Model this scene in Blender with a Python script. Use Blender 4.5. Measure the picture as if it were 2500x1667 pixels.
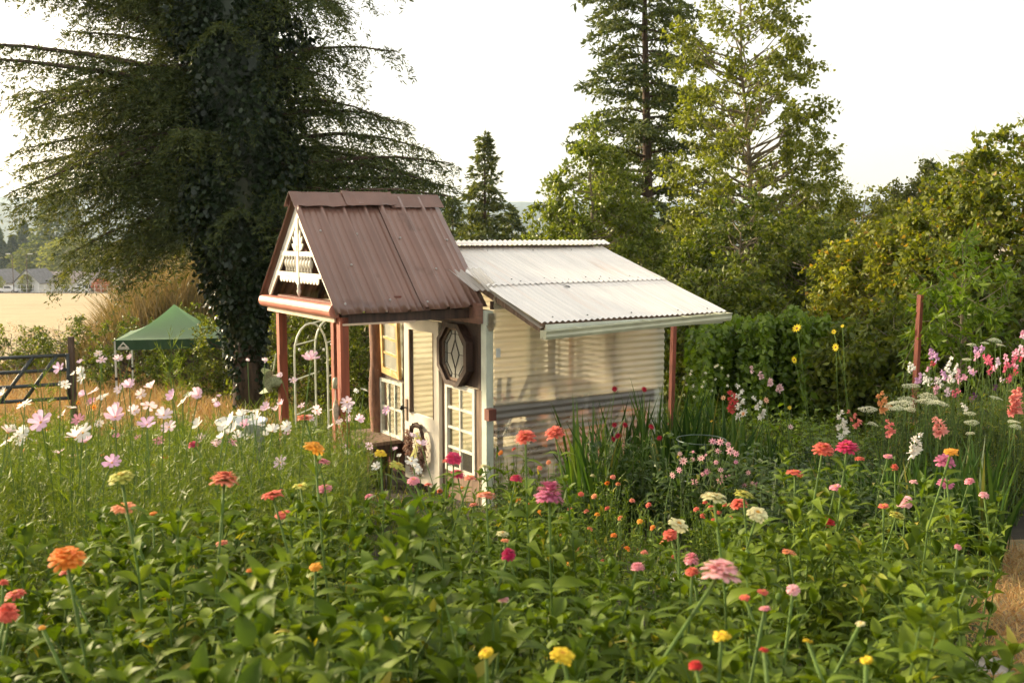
import bpy, math, random
import numpy as np
from mathutils import Vector, Matrix

S = bpy.context.scene
R = math.radians
rng = np.random.default_rng(11)
random.seed(11)
for o in list(bpy.data.objects):
    bpy.data.objects.remove(o)

# ------------------------------------------------------------------ camera
F, PW, PH, HY, CH = 2430.0, 2500, 1667, 575.0, 3.1
PITCH = math.atan((PH / 2 - HY) / F)
cd = bpy.data.cameras.new('camera')
cam = bpy.data.objects.new('camera', cd)
S.collection.objects.link(cam)
cam.location = (0, 0, CH)
cam.rotation_euler = (math.pi / 2 - PITCH, 0, 0)
cd.sensor_width = 36.0
cd.lens = 36.0 * F / PW
cd.clip_start = 0.05
cd.clip_end = 12000
cd.dof.use_dof = True
cd.dof.focus_distance = 10.5
cd.dof.aperture_fstop = 4.8
S.camera = cam

# ------------------------------------------------------------------ light
SUN_AZ, SUN_EL = -62.0, 18.0          # degrees left of the view axis, above the horizon
wd = bpy.data.worlds.new('World')
S.world = wd
wd.use_nodes = True
nt = wd.node_tree
nt.nodes.clear()
wo = nt.nodes.new('ShaderNodeOutputWorld')
bg = nt.nodes.new('ShaderNodeBackground')
sky = nt.nodes.new('ShaderNodeTexSky')
sky.sky_type = 'NISHITA'
sky.sun_disc = False
sky.sun_elevation = R(SUN_EL)
sky.sun_rotation = R(SUN_AZ)
sky.dust_density = 4.0
sky.air_density = 0.8
sky.ozone_density = 0.3
veil = nt.nodes.new('ShaderNodeMix')      # thin even cloud over the whole sky
veil.data_type = 'RGBA'
veil.blend_type = 'ADD'
veil.inputs[0].default_value = 1.0
veil.inputs[7].default_value = (6.0, 5.4, 4.3, 1)
nt.links.new(sky.outputs[0], veil.inputs[6])
nt.links.new(veil.outputs[2], bg.inputs[0])
bg.inputs[1].default_value = 0.075
nt.links.new(bg.outputs[0], wo.inputs[0])

sl = bpy.data.lights.new('sun', 'SUN')
sun = bpy.data.objects.new('sun', sl)
S.collection.objects.link(sun)
sl.energy = 5.0
sl.angle = R(6)
sl.color = (1.0, 0.81, 0.53)
_d = Vector((math.sin(R(SUN_AZ)) * math.cos(R(SUN_EL)), math.cos(R(SUN_AZ)) * math.cos(R(SUN_EL)), math.sin(R(SUN_EL))))
sun.rotation_euler = (-_d).to_track_quat('-Z', 'Y').to_euler()

S.view_settings.view_transform = 'Standard'
S.view_settings.look = 'None'
S.view_settings.exposure = 1.02
S.view_settings.gamma = 1.0
S.view_settings.use_curve_mapping = False
S.cycles.use_denoising = True
S.cycles.max_bounces = 6
S.cycles.adaptive_threshold = 0.03
S.cycles.transparent_max_bounces = 12
S.cycles.diffuse_bounces = 2
S.cycles.glossy_bounces = 2
S.cycles.transmission_bounces = 4
S.cycles.volume_bounces = 1
S.cycles.sample_clamp_indirect = 6.0

# ------------------------------------------------------------------ helpers
_GY = np.array([-40, 0, 2, 6, 11, 20, 27, 60, 120, 230, 420, 4000.0])
_GZ = np.array([1.7, 1.55, 1.3, 0.72, 0.02, -0.98, -1.7, -2.8, -5.6, -10.0, -12.0, -12.0])


def gz(x, y):
    """height of the ground: it falls away from the camera"""
    r = np.interp(np.asarray(y) - 0.0, _GY, _GZ)
    return r + 0.03 * np.sin(np.asarray(x) * 1.3 + np.asarray(y) * 0.7) * (np.asarray(y) < 200)


def ray(px, py):
    x = (px - PW / 2) / F
    y = -(py - PH / 2) / F
    return Vector((x, math.cos(PITCH) + y * math.sin(PITCH), -math.sin(PITCH) + y * math.cos(PITCH)))


def at(px, py, d):
    """world point seen at photo pixel (px, py) at distance d along the view's ground axis"""
    r = ray(px, py)
    return Vector((0, 0, CH)) + r * (d / r.y)


def on_ground(px, d):
    p = at(px, 900, d)
    return Vector((p.x, d, float(gz(p.x, d))))


C = S.collection


def tag(o, label=None, cat=None, group=None, kind=None):
    if label: o['label'] = label
    if cat: o['category'] = cat
    if group: o['group'] = group
    if kind: o['kind'] = kind
    return o


def link(name, data, parent=None, loc=None, rot=None, scale=None, color=None):
    o = bpy.data.objects.new(name, data)
    C.objects.link(o)
    if parent is not None: o.parent = parent
    if loc is not None: o.location = loc
    if rot is not None: o.rotation_euler = rot
    if scale is not None: o.scale = scale if hasattr(scale, '__len__') else (scale,) * 3
    if color is not None: o.color = (*color, 1)
    return o


def empty(name, loc, rz=0.0):
    o = link(name, None, loc=loc, rot=(0, 0, rz))
    o.empty_display_size = 0.1
    return o


def copy_tree(o, parent=None):
    c = o.copy()
    C.objects.link(c)
    c.parent = parent
    for ch in list(o.children):
        copy_tree(ch, c)
    return c


def np_mesh(name, V, Fc, mat=None, smooth=False, mi=None):
    """mesh from numpy arrays; every face has the same corner count"""
    me = bpy.data.meshes.new(name)
    V = np.asarray(V, dtype=np.float32)
    Fc = np.asarray(Fc, dtype=np.int32)
    k = Fc.shape[1]
    me.vertices.add(len(V)); me.vertices.foreach_set('co', V.ravel())
    me.loops.add(Fc.size); me.loops.foreach_set('vertex_index', Fc.ravel())
    me.polygons.add(len(Fc))
    me.polygons.foreach_set('loop_start', np.arange(len(Fc), dtype=np.int32) * k)
    if smooth: me.polygons.foreach_set('use_smooth', np.ones(len(Fc), dtype=bool))
    if mi is not None: me.polygons.foreach_set('material_index', np.asarray(mi, dtype=np.int32))
    me.update(calc_edges=True)
    for m in (mat if isinstance(mat, (list, tuple)) else [mat]):
        if m is not None: me.materials.append(m)
    return me


class MB:
    """collects shapes for ONE mesh"""
    def __init__(s): s.v = []; s.f = []; s.m = []; s.cur = 0
    def add(s, vs, fs):
        b = len(s.v); s.v += [tuple(v) for v in vs]
        for f in fs: s.f.append([i + b for i in f]); s.m.append(s.cur)
        return s
    def box(s, x0, x1, y0, y1, z0, z1, M=None):
        vs = [Vector((x, y, z)) for z in (z0, z1) for y in (y0, y1) for x in (x0, x1)]
        if M is not None: vs = [M @ v for v in vs]
        return s.add(vs, [(0, 2, 3, 1), (4, 5, 7, 6), (0, 1, 5, 4), (2, 6, 7, 3), (0, 4, 6, 2), (1, 3, 7, 5)])
    def bar(s, p, q, w, h, up=(0, 0, 1)):
        p = Vector(p); q = Vector(q); d = (q - p).normalized(); u = Vector(up)
        a = d.cross(u)
        if a.length < 1e-4: a = d.cross(Vector((0, 1, 0)))
        a.normalize(); u = a.cross(d)
        vs = []
        for c in (p, q):
            for i, j in ((-1, -1), (1, -1), (1, 1), (-1, 1)): vs.append(c + a * (i * w / 2) + u * (j * h / 2))
        return s.add(vs, [(3, 2, 1, 0), (4, 5, 6, 7), (0, 1, 5, 4), (1, 2, 6, 5), (2, 3, 7, 6), (3, 0, 4, 7)])
    def tube(s, pts, rad, n=6, cap=True):
        pts = [Vector(p) for p in pts]
        if not hasattr(rad, '__len__'): rad = [rad] * len(pts)
        vs = []; fs = []; ref = None
        for i, p in enumerate(pts):
            d = (pts[min(i + 1, len(pts) - 1)] - pts[max(i - 1, 0)])
            if d.length < 1e-9: d = Vector((0, 0, 1))
            d.normalize()
            if ref is None:
                ref = Vector((1, 0, 0)) if abs(d.x) < 0.8 else Vector((0, 1, 0))
            a = d.cross(ref).normalized(); b = a.cross(d); ref = b
            for k in range(n):
                t = 2 * math.pi * k / n
                vs.append(p + (a * math.cos(t) + b * math.sin(t)) * rad[i])
        for i in range(len(pts) - 1):
            for k in range(n):
                k2 = (k + 1) % n
                fs.append((i * n + k, i * n + k2, (i + 1) * n + k2, (i + 1) * n + k))
        if cap: fs.append(tuple(range(n - 1, -1, -1))); fs.append(tuple((len(pts) - 1) * n + k for k in range(n)))
        return s.add(vs, fs)
    def lathe(s, prof, n=12, M=None):
        vs = []; fs = []
        for r, z in prof:
            for k in range(n):
                t = 2 * math.pi * k / n
                v = Vector((r * math.cos(t), r * math.sin(t), z))
                vs.append(M @ v if M is not None else v)
        for i in range(len(prof) - 1):
            for k in range(n):
                k2 = (k + 1) % n
                fs.append((i * n + k, i * n + k2, (i + 1) * n + k2, (i + 1) * n + k))
        fs.append(tuple(range(n - 1, -1, -1))); fs.append(tuple((len(prof) - 1) * n + k for k in range(n)))
        return s.add(vs, fs)
    def prism(s, poly, M, t):
        """polygon of (a, b) extruded by t along its third axis, placed by M"""
        n = len(poly)
        vs = [M @ Vector((a, b, 0)) for a, b in poly] + [M @ Vector((a, b, t)) for a, b in poly]
        fs = [tuple(range(n - 1, -1, -1)), tuple(range(n, 2 * n))] + [(i, (i + 1) % n, n + (i + 1) % n, n + i) for i in range(n)]
        return s.add(vs, fs)
    def mesh(s, name, mat, smooth=False):
        me = bpy.data.meshes.new(name)
        me.from_pydata(s.v, [], s.f)
        for m in (mat if isinstance(mat, (list, tuple)) else [mat]): me.materials.append(m)
        me.polygons.foreach_set('material_index', s.m)
        if smooth: me.polygons.foreach_set('use_smooth', [True] * len(s.f))
        me.update()
        return me
    def build(s, name, mat, parent=None, smooth=False, **k):
        return link(name, s.mesh(name, mat, smooth), parent, **k)


# ------------------------------------------------------------------ materials
def _nodes(name):
    m = bpy.data.materials.new(name); m.use_nodes = True
    t = m.node_tree; t.nodes.clear()
    out = t.nodes.new('ShaderNodeOutputMaterial')
    return m, t, out


def _mixrgb(t, fac, a, b, mode='MIX'):
    n = t.nodes.new('ShaderNodeMix'); n.data_type = 'RGBA'; n.blend_type = mode
    for i, v in ((0, fac), (6, a), (7, b)):
        if isinstance(v, (int, float)): n.inputs[i].default_value = v
        elif isinstance(v, tuple): n.inputs[i].default_value = (*v, 1)
        else: t.links.new(v, n.inputs[i])
    return n.outputs[2]


def _ramp(t, src, stops):
    r = t.nodes.new('ShaderNodeValToRGB')
    e = r.color_ramp.elements
    while len(e) < len(stops): e.new(0.5)
    for k, (p, c) in enumerate(stops):
        e[k].position = p; e[k].color = (*c, 1) if len(c) == 3 else c
    t.links.new(src, r.inputs[0])
    return r.outputs[0]


def _noise(t, scale, detail=4, coord='Object', stretch=None):
    tc = t.nodes.new('ShaderNodeTexCoord')
    n = t.nodes.new('ShaderNodeTexNoise'); n.inputs['Scale'].default_value = scale; n.inputs['Detail'].default_value = detail
    src = tc.outputs[coord]
    if stretch:
        mp = t.nodes.new('ShaderNodeMapping'); mp.inputs['Scale'].default_value = stretch
        t.links.new(src, mp.inputs[0]); src = mp.outputs[0]
    t.links.new(src, n.inputs['Vector'])
    return n.outputs['Fac']


def _facing(t, lo, k):
    """reflectance of a thin sheet seen from either side"""
    lw = t.nodes.new('ShaderNodeLayerWeight'); lw.inputs[0].default_value = 0.5
    p = t.nodes.new('ShaderNodeMath'); p.operation = 'POWER'; p.inputs[1].default_value = 4.0
    t.links.new(lw.outputs['Facing'], p.inputs[0])
    m = t.nodes.new('ShaderNodeMath'); m.operation = 'MULTIPLY_ADD'; m.inputs[1].default_value = k; m.inputs[2].default_value = lo
    t.links.new(p.outputs[0], m.inputs[0])
    return m.outputs[0]


def solid(name, col, rough=0.6, var=0.2, scale=8, stretch=None, bump=0.0, metal=0.0, col2=None, wear=None, coat=0.0, lo=0.35, hi=0.65):
    """opaque surface: base colour varied by noise, optional second colour and worn patches"""
    m, t, out = _nodes(name)
    b = t.nodes.new('ShaderNodeBsdfPrincipled')
    b.inputs['Roughness'].default_value = rough; b.inputs['Metallic'].default_value = metal
    if coat: b.inputs['Coat Weight'].default_value = coat
    n = _noise(t, scale, 6, stretch=stretch)
    dark = tuple(c * (1 - var) for c in col)
    c = _ramp(t, n, [(lo, dark), (hi, col2 or tuple(min(1, c * (1 + var)) for c in col))])
    if wear:
        n2 = _noise(t, wear[1], 8, stretch=wear[3] if len(wear) > 3 else None)
        f = _ramp(t, n2, [(wear[2], (0, 0, 0)), (wear[2] + 0.06, (1, 1, 1))])
        c = _mixrgb(t, f, c, wear[0])
    t.links.new(c, b.inputs['Base Color'])
    if bump:
        bp = t.nodes.new('ShaderNodeBump'); bp.inputs['Strength'].default_value = bump; bp.inputs['Distance'].default_value = 0.01
        t.links.new(n, bp.inputs['Height']); t.links.new(bp.outputs[0], b.inputs['Normal'])
    t.links.new(b.outputs[0], out.inputs[0])
    return m


def leafmat(name, cols, trans=0.35, rough=0.5, tcol=None, objvar=True, spec=0.4, odd=None):
    """leaf surface: colour differs from leaf to leaf, light shines through"""
    m, t, out = _nodes(name)
    g = t.nodes.new('ShaderNodeNewGeometry')
    src = g.outputs['Random Per Island']
    e = 0.955 if odd else 1.0
    c = _ramp(t, src, [(e * i / (len(cols) - 1), k) for i, k in enumerate(cols)] + ([(0.97, odd)] if odd else []))
    if objvar:
        oi = t.nodes.new('ShaderNodeObjectInfo')
        v = _ramp(t, oi.outputs['Random'], [(0, (0.78, 0.84, 0.8)), (1, (1.18, 1.12, 1.1))])
        c = _mixrgb(t, 1.0, c, v, 'MULTIPLY')
    b = t.nodes.new('ShaderNodeBsdfPrincipled')
    b.inputs['Roughness'].default_value = rough
    b.inputs['Specular IOR Level'].default_value = spec
    t.links.new(c, b.inputs['Base Color'])
    tr = t.nodes.new('ShaderNodeBsdfTranslucent')
    tc = _mixrgb(t, 1.0, c, tcol or (1.6, 1.5, 0.7), 'MULTIPLY')
    t.links.new(tc, tr.inputs[0])
    mx = t.nodes.new('ShaderNodeMixShader'); mx.inputs[0].default_value = trans
    t.links.new(b.outputs[0], mx.inputs[1]); t.links.new(tr.outputs[0], mx.inputs[2])
    t.links.new(mx.outputs[0], out.inputs[0])
    return m


def petalmat(name, trans=0.35, var=0.15):
    """petal surface: takes its colour from the object"""
    m, t, out = _nodes(name)
    oi = t.nodes.new('ShaderNodeObjectInfo')
    g = t.nodes.new('ShaderNodeNewGeometry')
    v = _ramp(t, g.outputs['Random Per Island'], [(0, (1 - var, 1 - 1.6 * var, 1 - 1.6 * var)), (1, (1.0 + var * .5, 1 + var * .5, 1 + var * .5))])
    c = _mixrgb(t, 1.0, oi.outputs['Color'], v, 'MULTIPLY')
    b = t.nodes.new('ShaderNodeBsdfPrincipled'); b.inputs['Roughness'].default_value = 0.6
    b.inputs['Specular IOR Level'].default_value = 0.25
    t.links.new(c, b.inputs['Base Color'])
    tr = t.nodes.new('ShaderNodeBsdfTranslucent'); t.links.new(c, tr.inputs[0])
    mx = t.nodes.new('ShaderNodeMixShader'); mx.inputs[0].default_value = trans
    t.links.new(b.outputs[0], mx.inputs[1]); t.links.new(tr.outputs[0], mx.inputs[2])
    t.links.new(mx.outputs[0], out.inputs[0])
    return m


def plastic(name, col, clear=0.3, trl=0.5, rough=0.25, streak=None, stretch=(1, 1, 1)):
    """corrugated fibreglass or polycarbonate: part see-through, part milky"""
    m, t, out = _nodes(name)
    n = _noise(t, 2.2, 6, stretch=stretch)
    c = _ramp(t, n, [(0.3, tuple(k * 0.86 for k in col)), (0.55, col), (0.75, streak or col)])
    b = t.nodes.new('ShaderNodeBsdfPrincipled'); b.inputs['Roughness'].default_value = rough
    t.links.new(c, b.inputs['Base Color'])
    tr = t.nodes.new('ShaderNodeBsdfTranslucent'); t.links.new(c, tr.inputs[0])
    m1 = t.nodes.new('ShaderNodeMixShader'); m1.inputs[0].default_value = trl
    t.links.new(b.outputs[0], m1.inputs[1]); t.links.new(tr.outputs[0], m1.inputs[2])
    tp = t.nodes.new('ShaderNodeBsdfTransparent'); tp.inputs[0].default_value = (0.97, 0.96, 0.92, 1)
    m2 = t.nodes.new('ShaderNodeMixShader'); m2.inputs[0].default_value = clear
    t.links.new(m1.outputs[0], m2.inputs[1]); t.links.new(tp.outputs[0], m2.inputs[2])
    gl = t.nodes.new('ShaderNodeBsdfGlossy'); gl.inputs['Roughness'].default_value = rough
    fr = _facing(t, 0.04, 0.8)
    m3 = t.nodes.new('ShaderNodeMixShader'); t.links.new(fr, m3.inputs[0])
    t.links.new(m2.outputs[0], m3.inputs[1]); t.links.new(gl.outputs[0], m3.inputs[2])
    t.links.new(m3.outputs[0], out.inputs[0])
    return m


def glassmat(name, tint=(0.93, 0.96, 0.93), rough=0.02, milk=0.06, refl=1.0):
    m, t, out = _nodes(name)
    tp = t.nodes.new('ShaderNodeBsdfTransparent'); tp.inputs[0].default_value = (*tint, 1)
    df = t.nodes.new('ShaderNodeBsdfDiffuse'); df.inputs[0].default_value = (0.7, 0.72, 0.66, 1)
    m1 = t.nodes.new('ShaderNodeMixShader'); m1.inputs[0].default_value = milk
    t.links.new(tp.outputs[0], m1.inputs[1]); t.links.new(df.outputs[0], m1.inputs[2])
    gl = t.nodes.new('ShaderNodeBsdfGlossy'); gl.inputs['Roughness'].default_value = rough
    fr = _facing(t, 0.07, 0.85)
    m3 = t.nodes.new('ShaderNodeMixShader'); t.links.new(fr, m3.inputs[0])
    t.links.new(m1.outputs[0], m3.inputs[1]); t.links.new(gl.outputs[0], m3.inputs[2])
    t.links.new(m3.outputs[0], out.inputs[0])
    return m


M = {}
M['red_stain'] = solid('red_stain', (0.30, 0.072, 0.033), 0.6, 0.3, 3, (6, 6, 0.6))
M['brown_metal'] = solid('brown_metal', (0.215, 0.118, 0.092), 0.25, 0.10, 1.4, coat=0.4, wear=((0.155, 0.082, 0.062), 2.2, 0.62, (1, 1, 1)))
M['cap_metal'] = solid('cap_metal', (0.175, 0.09, 0.068), 0.26, 0.15, 3, coat=.3, wear=((0.40, 0.36, 0.36), 3.0, 0.69))
M['white_paint'] = solid('white_paint', (0.74, 0.70, 0.60), 0.55, 0.14, 5, wear=((0.42, 0.36, 0.28), 9, 0.68))
M['pale_green_paint'] = solid('pale_green_paint', (0.62, 0.66, 0.55), 0.55, 0.12, 4, wear=((0.35, 0.33, 0.26), 11, 0.70))
M['door_paint'] = solid('door_paint', (0.80, 0.74, 0.62), 0.5, 0.1, 3, wear=((0.50, 0.43, 0.33), 7, 0.72))
M['yellow_paint'] = solid('yellow_paint', (0.62, 0.40, 0.14), 0.55, 0.22, 6, wear=((0.72, 0.62, 0.42), 7, 0.58))
M['teal_paint'] = solid('teal_paint', (0.62, 0.62, 0.52), 0.6, 0.2, 10, wear=((0.30, 0.36, 0.33), 12, 0.56))
M['dark_wood'] = solid('dark_wood', (0.055, 0.028, 0.018), 0.6, 0.4, 3, (8, 8, 1))
M['red_wood'] = solid('red_wood', (0.15, 0.045, 0.028), 0.6, 0.3, 3, (5, 5, 0.8))
M['brown_board'] = solid('brown_board', (0.24, 0.12, 0.085), 0.6, 0.2, 4, (1, 4, 6))
M['weathered'] = solid('weathered', (0.20, 0.13, 0.085), 0.75, 0.35, 4, (9, 9, 0.7), bump=0.3)
M['log'] = solid('log', (0.20, 0.095, 0.055), 0.75, 0.4, 5, (5, 5, 1), bump=0.5, wear=((0.36, 0.24, 0.16), 12, 0.66, (2, 2, 1)))
M['pink_metal'] = solid('pink_metal', (0.52, 0.20, 0.15), 0.38, 0.12, 4)
M['pale_board'] = solid('pale_board', (0.62, 0.46, 0.33), 0.6, 0.15, 5)
M['gutter'] = solid('gutter', (0.52, 0.53, 0.38), 0.45, 0.12, 4, wear=((0.22, 0.2, 0.13), 6, 0.68))
M['roof_plastic'] = plastic('roof_plastic', (0.97, 0.94, 0.89), 0.02, 0.12, 0.4, streak=(0.86, 0.76, 0.68), stretch=(4.0, 0.35, 0.35))
M['clear_plastic'] = plastic('clear_plastic', (0.85, 0.80, 0.72), 0.42, 0.45, 0.15, stretch=(3, .5, .5))
M['wall_plastic'] = plastic('wall_plastic', (0.92, 0.83, 0.62), 0.26, 0.45, 0.25, streak=(0.80, 0.66, 0.48), stretch=(0.5, 1, 5))
M['wall_clear'] = plastic('wall_clear', (0.88, 0.84, 0.72), 0.68, 0.4, 0.14, stretch=(0.5, 1, 5))
M['glass'] = glassmat('glass')
M['frost_and_glare'] = glassmat('frost_and_glare', milk=0.45, rough=0.15)
M['lead'] = solid('lead', (0.03, 0.028, 0.025), 0.4, 0.2, 20, metal=0.5)
M['steel'] = solid('steel', (0.45, 0.43, 0.40), 0.35, 0.2, 20, metal=0.9)
M['dark_iron'] = solid('dark_iron', (0.02, 0.02, 0.02), 0.45, 0.3, 20, metal=0.4)
M['white_tube'] = solid('white_tube', (0.66, 0.70, 0.58), 0.45, 0.12, 12)
M['tent'] = leafmat('tent', [(0.36, 0.52, 0.34), (0.36, 0.52, 0.34)], 0.55, 0.55, tcol=(1.2, 1.3, 1.1), objvar=False)
M['tent_dark'] = solid('tent_dark', (0.018, 0.075, 0.03), 0.6, 0.1, 2)
M['tent_white'] = solid('tent_white', (0.75, 0.77, 0.72), 0.6, 0.05, 5)
M['gate_steel'] = solid('gate_steel', (0.035, 0.045, 0.045), 0.45, 0.25, 6)
M['grey_post'] = solid('grey_post', (0.10, 0.065, 0.045), 0.8, 0.35, 5, (6, 6, 1))
M['tpost'] = solid('tpost', (0.23, 0.06, 0.034), 0.65, 0.3, 6, (3, 3, .6))
M['hat'] = solid('hat', (0.36, 0.40, 0.24), 0.9, 0.35, 60, bump=0.6)
M['shell'] = solid('shell', (0.52, 0.40, 0.30), 0.8, 0.35, 30, bump=0.5)
M['terracotta'] = solid('terracotta', (0.42, 0.16, 0.08), 0.8, 0.2, 8)
M['stone'] = solid('stone', (0.26, 0.24, 0.21), 0.85, 0.4, 9, bump=0.6)
M['tub'] = solid('tub', (0.66, 0.68, 0.66), 0.4, 0.1, 6)
M['ribbon'] = solid('ribbon', (0.66, 0.62, 0.18), 0.5, 0.2, 9)
M['twig'] = solid('twig', (0.085, 0.045, 0.028), 0.8, 0.5, 30)
M['bark'] = solid('bark', (0.075, 0.048, 0.032), 0.9, 0.45, 4, (4, 4, 0.6), bump=0.7)
M['bark_pale'] = solid('bark_pale', (0.22, 0.18, 0.12), 0.85, 0.35, 6, (4, 4, 0.6), bump=0.4)
M['soil'] = solid('soil', (0.035, 0.024, 0.016), 0.95, 0.5, 14, bump=0.6)
M['wire'] = solid('wire', (0.10, 0.14, 0.12), 0.4, 0.2, 30, metal=0.6)
M['white_wall'] = solid('white_wall', (0.80, 0.80, 0.78), 0.7, 0.06, 0.6)
M['grey_roof'] = solid('grey_roof', (0.19, 0.18, 0.18), 0.85, 0.2, 1.5)
M['tan_roof'] = solid('tan_roof', (0.29, 0.24, 0.22), 0.85, 0.2, 1.5)
M['dark_glass'] = solid('dark_glass', (0.06, 0.07, 0.08), 0.15, 0.2, 1)
M['orange_wall'] = solid('orange_wall', (0.50, 0.20, 0.09), 0.8, 0.15, 1)
M['car_paint'] = solid('car_paint', (0.82, 0.82, 0.82), 0.3, 0.04, 1, coat=0.5)
M['tyre'] = solid('tyre', (0.02, 0.02, 0.02), 0.8, 0.2, 4)
M['asphalt'] = solid('asphalt', (0.20, 0.19, 0.19), 0.9, 0.15, 0.3)

M['petal'] = petalmat('petal')
M['petal_fine'] = petalmat('petal_fine', 0.45, 0.06)
M['pollen'] = solid('pollen', (0.62, 0.33, 0.03), 0.8, 0.3, 90)
M['dark_eye'] = solid('dark_eye', (0.22, 0.03, 0.04), 0.8, 0.3, 90)
M['stem'] = solid('stem', (0.085, 0.15, 0.022), 0.8, 0.25, 20)
M['stem_dark'] = solid('stem_dark', (0.07, 0.11, 0.03), 0.6, 0.25, 20)
M['zinnia_leaf'] = leafmat('zinnia_leaf', [(0.048, 0.085, 0.007), (0.10, 0.155, 0.012), (0.155, 0.21, 0.024)], 0.26, 0.55, spec=0.15, tcol=(1.6, 1.6, 0.4), odd=(0.30, 0.27, 0.05))
M['cosmos_leaf'] = leafmat('cosmos_leaf', [(0.06, 0.10, 0.006), (0.12, 0.17, 0.011), (0.19, 0.235, 0.02)], 0.26, 0.5, tcol=(1.6, 1.6, 0.4))
M['sword_leaf'] = leafmat('sword_leaf', [(0.022, 0.06, 0.010), (0.05, 0.11, 0.016), (0.10, 0.16, 0.025)], 0.32, 0.42, odd=(0.26, 0.20, 0.05))
M['dahlia_leaf'] = leafmat('dahlia_leaf', [(0.022, 0.05, 0.008), (0.05, 0.095, 0.014), (0.10, 0.15, 0.028)], 0.32, 0.45, odd=(0.22, 0.22, 0.05))
M['weed_leaf'] = leafmat('weed_leaf', [(0.05, 0.085, 0.008), (0.10, 0.15, 0.016), (0.19, 0.22, 0.035)], 0.36, 0.55, odd=(0.34, 0.26, 0.09))
M['dry_grass'] = leafmat('dry_grass', [(0.30, 0.17, 0.07), (0.46, 0.30, 0.13), (0.42, 0.36, 0.16)], 0.3, 0.7, tcol=(1.1, 1.0, 0.8))
M['brush_grass'] = leafmat('brush_grass', [(0.11, 0.105, 0.035), (0.21, 0.165, 0.065), (0.30, 0.23, 0.11)], 0.3, 0.7, tcol=(1.2, 1.05, 0.7))
M['needle_dark'] = leafmat('needle_dark', [(0.026, 0.046, 0.013), (0.052, 0.08, 0.02), (0.095, 0.125, 0.032)], 0.28, 0.6, tcol=(2.2, 1.7, .5))
M['needle_mid'] = leafmat('needle_mid', [(0.05, 0.078, 0.022), (0.095, 0.125, 0.034), (0.15, 0.175, 0.05)], 0.28, 0.6, tcol=(1.8, 1.6, .6))
M['ivy'] = leafmat('ivy', [(0.008, 0.018, 0.006), (0.014, 0.03, 0.009), (0.028, 0.048, 0.014)], 0.12, 0.35, spec=0.4)
M['birch_leaf'] = leafmat('birch_leaf', [(0.08, 0.105, 0.012), (0.145, 0.175, 0.022), (0.22, 0.245, 0.04)], 0.42, 0.45, tcol=(1.6, 1.55, .45))
M['orchard_leaf'] = leafmat('orchard_leaf', [(0.065, 0.10, 0.010), (0.125, 0.17, 0.022), (0.22, 0.26, 0.05)], 0.38, 0.4, tcol=(1.6, 1.55, .45))
M['maple_leaf'] = leafmat('maple_leaf', [(0.075, 0.11, 0.010), (0.15, 0.185, 0.018), (0.25, 0.27, 0.03)], 0.40, 0.5, tcol=(1.6, 1.45, .45), odd=(0.30, 0.20, 0.04))
M['hedge_leaf'] = leafmat('hedge_leaf', [(0.045, 0.075, 0.007), (0.105, 0.145, 0.015), (0.19, 0.225, 0.03)], 0.36, 0.5, tcol=(1.6, 1.5, .45))
M['vine_leaf'] = leafmat('vine_leaf', [(0.07, 0.13, 0.007), (0.14, 0.22, 0.014), (0.21, 0.29, 0.028)], 0.42, 0.45, tcol=(1.6, 1.6, .4))
M['far_leaf'] = leafmat('far_leaf', [(0.075, 0.10, 0.025), (0.13, 0.15, 0.035), (0.18, 0.19, 0.05)], 0.35, 0.7)
M['lime_leaf'] = leafmat('lime_leaf', [(0.16, 0.19, 0.03), (0.25, 0.27, 0.05), (0.33, 0.31, 0.07)], 0.3, 0.7)
M['red_leaf'] = leafmat('red_leaf', [(0.28, 0.06, 0.03), (0.45, 0.10, 0.05), (0.5, 0.16, 0.07)], 0.3, 0.7, tcol=(1.1, .9, .7))
M['umbel'] = leafmat('umbel', [(0.50, 0.55, 0.36), (0.66, 0.69, 0.52), (0.78, 0.78, 0.66)], 0.25, 0.7, tcol=(1, 1, .9))
M['plume'] = leafmat('plume', [(0.50, 0.38, 0.26), (0.62, 0.52, 0.38), (0.70, 0.62, 0.5)], 0.3, 0.8, tcol=(1, .95, .85))


# ------------------------------------------------------------------ numpy foliage
def unit(a):
    return a / np.maximum(np.linalg.norm(a, axis=-1, keepdims=True), 1e-9)


def kites(pos, d, L, Wd, fold=0.18, rs=None, side=None):
    """folded two-triangle leaves: (V, F)"""
    rs = rs or rng
    n = len(pos)
    d = unit(d)
    if side is None: side = rs.normal(size=(n, 3))
    s = unit(np.cross(d, side)); nn = np.cross(s, d)
    L = np.broadcast_to(np.asarray(L, float), (n,))[:, None]; Wd = np.broadcast_to(np.asarray(Wd, float), (n,))[:, None]
    V = np.empty((n, 4, 3))
    V[:, 0] = pos
    mid = pos + d * L * 0.42 + nn * Wd * fold
    V[:, 1] = mid + s * Wd * 0.5
    V[:, 2] = pos + d * L
    V[:, 3] = mid - s * Wd * 0.5
    b = np.arange(n)[:, None] * 4
    Fc = np.concatenate([b + np.array([[0, 1, 2]]), b + np.array([[0, 2, 3]])], 0)
    return V.reshape(-1, 3), Fc


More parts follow.
